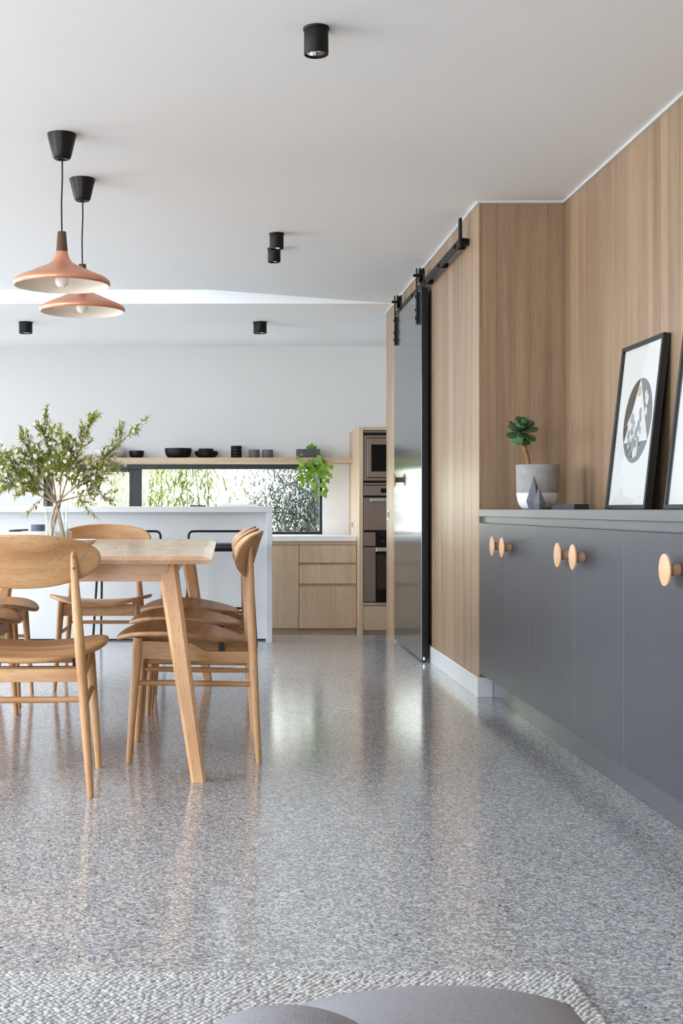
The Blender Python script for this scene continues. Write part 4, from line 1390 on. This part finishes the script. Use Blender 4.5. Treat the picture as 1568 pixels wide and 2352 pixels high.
def leaf_quad(verts, faces, base, dir_, side, up, L, w_):
    """narrow folded leaf: 8 vertices, 6 faces"""
    i = len(verts)
    for t, ww, dr_ in ((0.0, 0.15, 0.0), (0.35, 0.9, 0.03), (0.68, 0.8, -0.02), (1.0, 0.06, -0.16)):
        c_ = base + dir_ * (L * t) + up * (dr_ * L)
        verts.append(tuple(c_ - side * (w_ * ww * 0.5) + up * (0.12 * w_ * ww)))
        verts.append(tuple(c_ + side * (w_ * ww * 0.5) + up * (0.12 * w_ * ww)))
    for k in range(3):
        a = i + 2 * k
        faces.append((a, a + 1, a + 3, a + 2))


def frame(d):
    d = d.normalized()
    ref = Vector((0, 0, 1)) if abs(d.z) < 0.9 else Vector((1, 0, 0))
    s_ = d.cross(ref).normalized()
    return d, s_, s_.cross(d)


def rnd_dir(r, d, spread):
    v = Vector((r.gauss(0, 1), r.gauss(0, 1), r.gauss(0, 1))) * spread + d
    return v.normalized()


cross_ = Vector((0.004, 0, 0.172))     # where the stems cross in the vase neck


def flowering_branch(seed, foot, limbs, label, twig=0.12, fl=1.0):
    r = random.Random(seed)
    o = thing('flowering_branch', (vx, VD, TZ + 0.013), label, 'branch', 'flowering branches in the vase')
    org = Vector((vx, VD, TZ + 0.013))
    cr = cross_ + Vector((r.uniform(-0.010, 0.010), r.uniform(-0.012, 0.012), r.uniform(-0.01, 0.01)))
    base_ = bez(Vector((foot[0], foot[1], 0.003)), (Vector((foot[0], foot[1], 0)) + cr) / 2 + Vector((foot[0] * 0.3, 0, 0)), cr, 5)
    tube('stem', base_ + [cr + (cr - base_[-2]) * 0.2], [0.0066, 0.0064, 0.0062, 0.0058, 0.0056, 0.0054, 0.0052], M['bark'], o, 8)
    lv, lf, pv, pf, ev, ef, tv = [], [], [], [], [], [], bmesh.new()
    def leaves(path, dens, rmin=0.0):
        for a, b in zip(path, path[1:]):
            m = max(1, int(dens * (b - a).length))
            for _ in range(m):
                t = r.random()
                base = a.lerp(b, t)
                d = rnd_dir(r, (b - a).normalized() * 0.75 + Vector((0, 0, 0.1)), 0.55)
                d, s_, u_ = frame(d)
                L = r.uniform(0.017, 0.032)
                leaf_quad(lv, lf, base, d, s_, u_, L, L * r.uniform(0.22, 0.30))

    def blossom(c_, d):
        d, s_, u_ = frame(d)
        R_ = r.uniform(0.009, 0.0125)
        a0 = r.uniform(0, 2)
        for k in range(5):
            a = a0 + 2 * PI * k / 5
            dirp = (s_ * math.cos(a) + u_ * math.sin(a)) * 0.95 + d * 0.25
            sd = dirp.cross(d).normalized()
            i = len(pv)
            pv.extend([tuple(c_ - sd * 0.0010), tuple(c_ + sd * 0.0010), tuple(c_ + dirp * R_ * 0.55 + sd * 0.0032), tuple(c_ + dirp * R_ + sd * 0.0006), tuple(c_ + dirp * R_ * 0.55 - sd * 0.0032)])
            pf.append((i, i + 1, i + 2, i + 3, i + 4))
        i = len(ev)
        for k in range(5):
            a = a0 + 2 * PI * k / 5
            ev.append(tuple(c_ + (s_ * math.cos(a) + u_ * math.sin(a)) * 0.0015 + d * 0.0012))
        ev.append(tuple(c_ + d * 0.004))
        for k in range(5): ef.append((i + k, i + (k + 1) % 5, i + 5))

    for (mids, tip, dd, nt) in limbs:
        tipv = at(tip[0], tip[1], VD) - org + Vector((0, dd, 0))
        midv = at(mids[0], mids[1], VD) - org + Vector((0, dd * 0.5, 0))
        up_ = bez(cr, midv, tipv, 16)
        tube('limb', up_, [0.0048 - 0.0040 * k / 16 for k in range(17)], M['bark'], o, 7)
        for k in range(nt):
            t = min(0.26 + 0.74 * (k + r.random()) / nt, 0.985)
            f = t * (len(up_) - 1)
            i0 = int(f)
            base = up_[i0].lerp(up_[i0 + 1], f - i0)
            ax = (up_[i0 + 1] - up_[i0]).normalized()
            d = rnd_dir(r, ax * 0.9 + Vector((0, 0, 0.22)), 0.6)
            L = twig * (1.15 - 0.55 * t) * r.uniform(0.65, 1.2)
            end = base + d * L
            md = base + d * (L * 0.5) + Vector((r.uniform(-1, 1), r.uniform(-1, 1), r.uniform(-0.6, 1))) * L * 0.12
            tw_ = bez(base, md, end, 5)
            add_tube(tv, tw_, [0.0014, 0.0013, 0.0012, 0.0010, 0.0008, 0.0006], 4)
            leaves(tw_[1:], 640)
            nfl = r.choice((1, 2, 3, 4, 5)) if r.random() < 0.8 * fl else 0
            for _ in range(nfl):
                c_ = tw_[r.randint(2, 5)] + Vector((r.gauss(0, 0.010), r.gauss(0, 0.010), r.gauss(0, 0.010)))
                blossom(c_, Vector((r.gauss(0, 0.6), -0.9 + r.gauss(0, 0.5), r.gauss(0.3, 0.5))))
        leaves(up_[len(up_) // 2:], 300)
    obj('twigs', tv, M['bark'], o)['kind'] = 'stuff'
    raw('leaves', lv, lf, M['leaf_olive'], o)['kind'] = 'stuff'
    bl = raw('blossoms', pv, pf, M['petal'], o)
    bl['kind'] = 'stuff'
    raw('blossom_centres', ev, ef, M['flower_eye'], bl)['kind'] = 'stuff'
    return o


flowering_branch(1, (0.026, 0.010), [((118, 1060), (98, 972), 0.03, 27), ((95, 1065), (60, 1018), -0.03, 25)], 'tall flowering branch rising to the left peak above the vase')
flowering_branch(2, (-0.026, 0.014), [((158, 1080), (212, 970), -0.04, 27), ((142, 1085), (152, 1015), -0.08, 25)], 'tall flowering branch rising to the right peak above the vase')
flowering_branch(3, (-0.034, -0.008), [((200, 1095), (306, 985), 0.02, 20), ((185, 1105), (258, 1075), -0.06, 26), ((180, 1135), (232, 1135), 0.06, 17)],
                 'flowering branch stretching right in front of the small black bowl')
flowering_branch(4, (0.034, -0.012), [((95, 1100), (5, 1045), 0.05, 27), ((85, 1132), (12, 1108), -0.05, 26), ((70, 1085), (-30, 1065), -0.02, 22)],
                 'flowering branch arching out to the left picture edge')

# plates, bowl and dish
pd_ = 5.95
pc = pxX(95, pd_)
o = thing('serving_platter', (pc, pd_, TZ), 'white straight-sided platter on the table behind the vase', 'plate')
lathe('body', [(0, 0), (0.136, 0), (0.140, 0.003), (0.142, 0.050), (0.140, 0.052), (0.137, 0.050), (0.134, 0.012), (0, 0.012)], M['white_ceramic'], o, 56)
o = thing('white_plate', (pc + 0.02, pd_, TZ + 0.0125), 'white plate standing inside the white platter', 'plate')
lathe('body', [(0, 0), (0.08, 0), (0.108, 0.036), (0.112, 0.043), (0.109, 0.0435), (0.10, 0.036), (0.07, 0.006), (0, 0.006)], M['white_ceramic'], o, 48)
o = bowl('blue_bowl', pxX(88, pd_), pd_, TZ + 0.0195, 0.034, 0.066, M['blue_ceramic'], 'small dusk blue bowl standing on the white plate', foot=0.82)
o = thing('wooden_server', (pxX(38, pd_), pd_, TZ + 0.052), 'thin wooden server resting on the platter rim', 'utensil')
tube('handle', [(-0.03, -0.03, 0.004), (0.0, -0.02, 0.006), (0.05, 0.02, 0.008)], [0.004, 0.005, 0.004], M['walnut'], o, 8)
dc_ = thing('white_dish', (pxX(172, 5.36), 5.36, TZ), 'shallow white dish with flared rim in front of the vase', 'dish')
lathe('body', [(0, 0), (0.048, 0), (0.072, 0.008), (0.088, 0.021), (0.094, 0.029), (0.0915, 0.030), (0.084, 0.023), (0.066, 0.011), (0.04, 0.006), (0, 0.005)], M['white_ceramic'], dc_, 48)

# ------------------------------------------------------------------ pendants and ceiling lights
def pendant(x, d, zr, label):
    o = thing('pendant_lamp', (x, d, zr), label, 'pendant lamp', 'copper pendant lamps')
    prof = [(0.1865, 0.0), (0.1920, 0.006), (0.1925, 0.013), (0.188, 0.022), (0.176, 0.031), (0.150, 0.0425), (0.120, 0.0560), (0.085, 0.0715), (0.060, 0.0825), (0.043, 0.0935), (0.033, 0.1055), (0.0265, 0.120), (0.0228, 0.1365)]
    lathe('shade', prof, M['copper'], o, 64, angle=1.2)
    inn = [(0.1865, 0.0), (0.1845, 0.0015), (0.186, 0.010), (0.176, 0.024), (0.14, 0.041), (0.10, 0.058), (0.06, 0.074), (0.03, 0.085), (0.0, 0.087)]
    lathe('shade_lining', inn, M['shade_inner'], o, 64, angle=1.2)
    lathe('neck', [(0, 0.1362), (0.0232, 0.1362), (0.0232, 0.139), (0.0170, 0.214), (0.0160, 0.2155), (0, 0.2155)], M['walnut'], o, 24)
    lathe('bulb', [(0, -0.006), (0.012, -0.0035), (0.0225, 0.005), (0.0275, 0.018), (0.026, 0.032), (0.019, 0.046), (0.014, 0.056), (0.014, 0.084), (0, 0.084)], M['bulb'], o, 24)
    top = CEIL - zr
    H = top - 0.2155
    pts = [(0.0, 0, 0.215), (-0.0015, 0, 0.215 + H * 0.3), (0.002, 0, 0.215 + H * 0.55), (0.0015, 0, 0.215 + H * 0.75), (0, 0, top - 0.09)]
    tube('cord', pts, 0.0031, M['cord'], o, 8)
    lathe('ceiling_canopy', [(0, top - 0.094), (0.012, top - 0.094), (0.014, top - 0.098), (0.028, top - 0.100), (0.035, top - 0.094), (0.0385, top - 0.084), (0.0575, top - 0.004), (0.0580, top), (0, top)], M['black_satin'], o, 40)
    return o


pendant(pxX(142, 5.09), 5.09, 1.797, 'copper pendant lamp nearer the viewer, hanging over the table')
pendant(pxX(189, 5.78), 5.78, 1.800, 'copper pendant lamp farther back, half behind the near shade')


def downlight(px_, d, r, h, label):
    o = thing('ceiling_downlight', (pxX(px_, d), d, CEIL), label, 'ceiling light', 'black surface downlights')
    lathe('flange', [(0, 0), (r * 1.08, 0), (r * 1.08, -0.006), (r, -0.009), (0, -0.009)], M['black_metal'], o, 40)
    lathe('housing', [(r * 0.6, -0.009), (r, -0.009), (r, -h + 0.001), (r - 0.001, -h), (r - 0.004, -h), (r - 0.005, -h + 0.014)], M['black_metal'], o, 40)
    bm = bmesh.new()
    pr_ = [(r - 0.0052, -h + 0.008), (r * 0.80, -h + 0.020), (r * 0.62, -h + 0.033), (r * 0.42, -h + 0.044), (r * 0.25, -h + 0.050)]
    add_lathe(bm, pr_, 24)
    obj('reflector', bm, M['chrome'], o)
    lathe('lens', [(0, -h + 0.048), (r * 0.25, -h + 0.050), (r * 0.1, -h + 0.054), (0, -h + 0.054)], M['bulb'], o, 16)
    return o


downlight(726, 3.965, 0.0378, 0.083, 'black surface downlight nearest the viewer')
downlight(635, 6.92, 0.0378, 0.083, 'black surface downlight mid ceiling, nearer of the overlapping pair')
downlight(629.5, 7.31, 0.0360, 0.080, 'black surface downlight mid ceiling, farther of the overlapping pair')
downlight(597, 10.2, 0.053, 0.090, 'squat black downlight on the kitchen ceiling above the bench end')
downlight(59, 10.2, 0.053, 0.090, 'squat black downlight on the kitchen ceiling at the left')

# ------------------------------------------------------------------ rug, daybed and cushions in the foreground
rg = thing('woven_rug', (-0.8, 1.5, 0), 'chunky pale grey woven wool rug', 'rug')
RX0_, RX1_, RY0_, RY1_ = -1.7, 0.675, 1.15, 2.494
obj('backing', B(RX0_ + 0.8, RX1_ - 0.006 + 0.8, RY0_ - 1.5, RY1_ - 1.5 - 0.004, 0.0005, 0.007), M['rug_base'], rg)
rs = np.random.RandomState(4)
pitx, pity = 0.0135, 0.0088
gx = np.arange(RX0_ + 0.01, RX1_ - 0.006, pitx)
gy = np.arange(RY0_ + 0.007, RY1_ - 0.005, pity)
K1, K2 = 8, 3
uv = [(math.cos(2 * PI * k / K1) * math.cos(e), math.sin(2 * PI * k / K1) * math.cos(e), math.sin(e)) for e in (-0.1, 0.55) for k in range(K1)] + [(0, 0, 1)]
uv = np.array(uv)
fc = []
for k in range(K1):
    j = (k + 1) % K1
    fc.append((k, j, K1 + j, K1 + k))
tri = [(K1 + k, K1 + (k + 1) % K1, 2 * K1) for k in range(K1)]
X_, Y_ = np.meshgrid(gx, gy)
X_ = X_ + (np.arange(len(gy)) % 2)[:, None] * pitx * 0.5
keep = X_ < RX1_ - 0.004
cx_, cy_ = X_[keep], Y_[keep]
nk = len(cx_)
cx_ = cx_ + rs.normal(0, 0.0014, nk); cy_ = cy_ + rs.normal(0, 0.0011, nk)
la = 0.0082 * rs.uniform(0.85, 1.15, nk); lb = 0.0051 * rs.uniform(0.85, 1.15, nk); lh = 0.0066 * rs.uniform(0.8, 1.25, nk)
ang = rs.normal(0.1, 0.35, nk)
ca, sa = np.cos(ang), np.sin(ang)
px_ = uv[None, :, 0] * la[:, None]; py_ = uv[None, :, 1] * lb[:, None]; pz_ = 0.006 + uv[None, :, 2] * lh[:, None]
VX = cx_[:, None] + px_ * ca[:, None] - py_ * sa[:, None] + 0.8
VY = cy_[:, None] + px_ * sa[:, None] + py_ * ca[:, None] - 1.5
V = np.stack([VX, VY, pz_], -1).reshape(-1, 3)
nvp = len(uv)
F = []
for i in range(nk):
    o_ = i * nvp
    F += [tuple(o_ + q for q in f) for f in fc] + [tuple(o_ + q for q in f) for f in tri]
raw('wool_loops', V.tolist(), F, M['wool'], rg, smooth=True)['kind'] = 'stuff'

db = thing('daybed', (0.2, 0.95, 0), 'low grey upholstered daybed under the two cushions', 'daybed')
obj('mattress', B(-1.0, 0.9, -0.35, 0.34, 0.22, 0.368, bev=0.03, seg=4), M['grey_fabric'], db, smooth=True)
obj('base', B(-0.98, 0.88, -0.33, 0.32, 0.13, 0.22, bev=0.005), M['table_x'], db)
for x in (-0.9, 0.8):
    for y in (-0.28, 0.27):
        obj('leg', add_tube(bmesh.new(), [(x, y, 0.016), (x, y, 0.13)], [0.015, 0.022], 12), M['table_z'], db, smooth=True, angle=0.8)


def cushion(loc, sx_, sy_, sz_, label, rz=0.0, rx=0.0):
    bm = bmesh.new()
    n, m = 40, 24
    vs_ = {}
    top_ = []
    for s in (1, -1):
        for i in range(m + 1):
            for k in range(m + 1):
                u, v = -1 + 2 * i / m, -1 + 2 * k / m
                edge = max(abs(u), abs(v))
                h = (max(0.0, (1 - abs(u) ** 2.0)) * max(0.0, (1 - abs(v) ** 2.2))) ** 0.55
                pin = 1 - 0.06 * (1 - abs(u) ** 2) * (abs(v) > 0.98) - 0.0
                key = (i, k, s) if edge < 1 - 1e-6 else (i, k, 0)
                if key not in vs_:
                    w_ = 0.5 * (1 - 0.05 * math.cos(v * PI / 2) * abs(u) ** 6)
                    w2 = 0.5 * (1 - 0.05 * math.cos(u * PI / 2) * abs(v) ** 6)
                    vs_[key] = bm.verts.new((u * w_ * sx_, v * w2 * sy_, s * h * sz_ * 0.5))
        for i in range(m):
            for k in range(m):
                q_ = []
                for a, b in ((i, k), (i + 1, k), (i + 1, k + 1), (i, k + 1)):
                    u, v = -1 + 2 * a / m, -1 + 2 * b / m
                    q_.append(vs_[(a, b, s) if max(abs(u), abs(v)) < 1 - 1e-6 else (a, b, 0)])
                bm.faces.new(q_ if s > 0 else q_[::-1])
    o = thing('cushion', loc, label, 'cushion', 'grey cushions')
    b_ = obj('cover', bm, M['grey_fabric'], o, smooth=True)
    per = [(x * 0.5 * sx_, y * 0.5 * sy_, 0) for x, y in ((-1, -1), (1, -1), (1, 1), (-1, 1), (-1, -1))]
    o.rotation_euler = (rx, 0, rz)
    return o


cushion(((1012 - PX) / FPX * 1.18, 1.12, 0.368 + 0.053), 0.30, 0.27, 0.104, 'plump grey cushion at the bottom right of the picture', 0.06, 0.0)
cushion(((655 - PX) / FPX * 0.90, 0.86, 0.368 + 0.107), 0.20, 0.20, 0.188, 'plump grey cushion at the bottom left, overlapping the other', -0.1, 0.0)

# ------------------------------------------------------------------ garden outside
tag(box('ground_garden', (-16, 14, 12.0, 34, -0.5, -0.3), M['garden_soil']), 'garden bed outside the kitchen window', kind='structure')
tag(box('ground_terrace', (-16, XL - 0.2, -14, 12.0, -0.5, -0.05), M['paving']), 'pale terrace outside the garden doors', kind='structure')
tag(box('ground_lawn', (XL - 0.199, 8.0, -14, -3.2, -0.5, -0.05), M['paving']), 'pale paving outside the added opening behind the viewer', kind='structure')
tag(box('wall_garden', (-8.0, 8.0, 19.0, 19.2, -0.3, 2.6), M['render_white']), 'white rendered garden wall beyond the planting', kind='structure')


def bamboo(seed, x, d, h, spread, nc, nl, label):
    r = random.Random(seed)
    o = thing('bamboo_shrub', (x, d, -0.3), label, 'shrub', 'garden planting outside the window')
    lv, lf = [], []
    for k in range(nc):
        bx_, by_ = r.gauss(0, 0.22), r.gauss(0, 0.16)
        tx, ty = bx_ + r.gauss(0, spread), by_ + r.gauss(0, spread * 0.6)
        H = h * r.uniform(0.75, 1.1)
        pts = bez((bx_, by_, 0), (bx_ * 1.1, by_ * 1.1, H * 0.7), (tx, ty, H), 8)
        tube('cane', pts, [0.008 - 0.0006 * i for i in range(9)], M['bamboo_leaf'], o, 6)
        for _ in range(nl):
            t = r.uniform(0.18, 1.0) * 7.99
            i = int(t)
            base = pts[i].lerp(pts[i + 1], t - i) + Vector((r.gauss(0, 0.24), r.gauss(0, 0.16), r.gauss(0, 0.08)))
            d_ = Vector((r.gauss(0, 1), r.gauss(0, 0.5), r.uniform(-0.8, 0.3)))
            d_, s_, u_ = frame(d_)
            L = r.uniform(0.10, 0.22)
            leaf_quad(lv, lf, base, d_, s_, u_, L, L * 0.13)
    raw('foliage', lv, lf, M['bamboo_leaf'], o)['kind'] = 'stuff'
    return o


for i, (x, d, h, sp, nc, nl, lab) in enumerate((
        (-2.05, 13.9, 2.6, 0.5, 9, 420, 'pale bamboo clump behind the left window sash'),
        (-1.25, 15.6, 2.5, 0.45, 9, 420, 'pale bamboo clump behind the window mullion'),
        (-0.62, 13.6, 2.3, 0.42, 9, 420, 'pale bamboo clump left of centre in the wide pane'),
        (-3.4, 15.4, 2.8, 0.5, 8, 300, 'bamboo clump outside past the window edge'))):
    bamboo(40 + i, x, d, h, sp, nc, nl, lab)


def garden_tree(seed, x, d, label):
    r = random.Random(seed)
    o = thing('garden_tree', (x, d, -0.3), label, 'tree', 'garden planting outside the window')
    tube('trunk', [(0.0, 0, 0), (-0.05, 0, 0.9), (0.05, 0, 1.6), (0.0, 0, 2.6)], [0.09, 0.075, 0.06, 0.03], M['garden_bark'], o, 8)
    lv, lf = [], []
    for k in range(26):
        z0 = r.uniform(0.35, 2.3)
        a = r.uniform(0, 2 * PI)
        L = r.uniform(0.4, 0.75)
        end = Vector((math.cos(a) * L, math.sin(a) * L * 0.7, z0 + r.uniform(-0.15, 0.5)))
        if k < 9: end = Vector((-r.uniform(0.4, 0.72), r.uniform(-0.35, 0.2), z0 + r.uniform(-0.35, 0.2)))
        st = Vector((0, 0, z0))
        pts = bez(st, (st + end) / 2 + Vector((0, 0, 0.12)), end, 6)
        tube('limb', pts, [0.015, 0.012, 0.010, 0.008, 0.006, 0.004, 0.003], M['garden_bark'], o, 5)
        for _ in range(900):
            t = r.uniform(0.12, 1.0) * 5.99
            i = int(t)
            base = pts[i].lerp(pts[i + 1], t - i) + Vector((r.gauss(0, 0.17), r.gauss(0, 0.15), r.gauss(0, 0.17)))
            d_, s_, u_ = frame(Vector((r.gauss(0, 1), r.gauss(0, 1), r.gauss(-0.3, 0.7))))
            L2 = r.uniform(0.04, 0.075)
            leaf_quad(lv, lf, base, d_, s_, u_, L2, L2 * 0.28)
    raw('foliage', lv, lf, M['tree_leaf'], o)['kind'] = 'stuff'
    return o


garden_tree(5, 0.98, 13.9, 'grey green tree with bare limbs behind the right of the window')
garden_tree(6, 2.3, 16.2, 'second grey green tree farther back in the garden')
pst = thing('garden_post', (0.03, 17.5, -0.3), 'pale square post standing in the garden beyond the bamboo', 'post')
obj('shaft', B(-0.05, 0.05, -0.05, 0.05, 0, 2.5, bev=0.004), M['pale_ceramic'], pst)
obj('cap', B(-0.065, 0.065, -0.065, 0.065, 2.5, 2.54, bev=0.004), M['pale_ceramic'], pst)
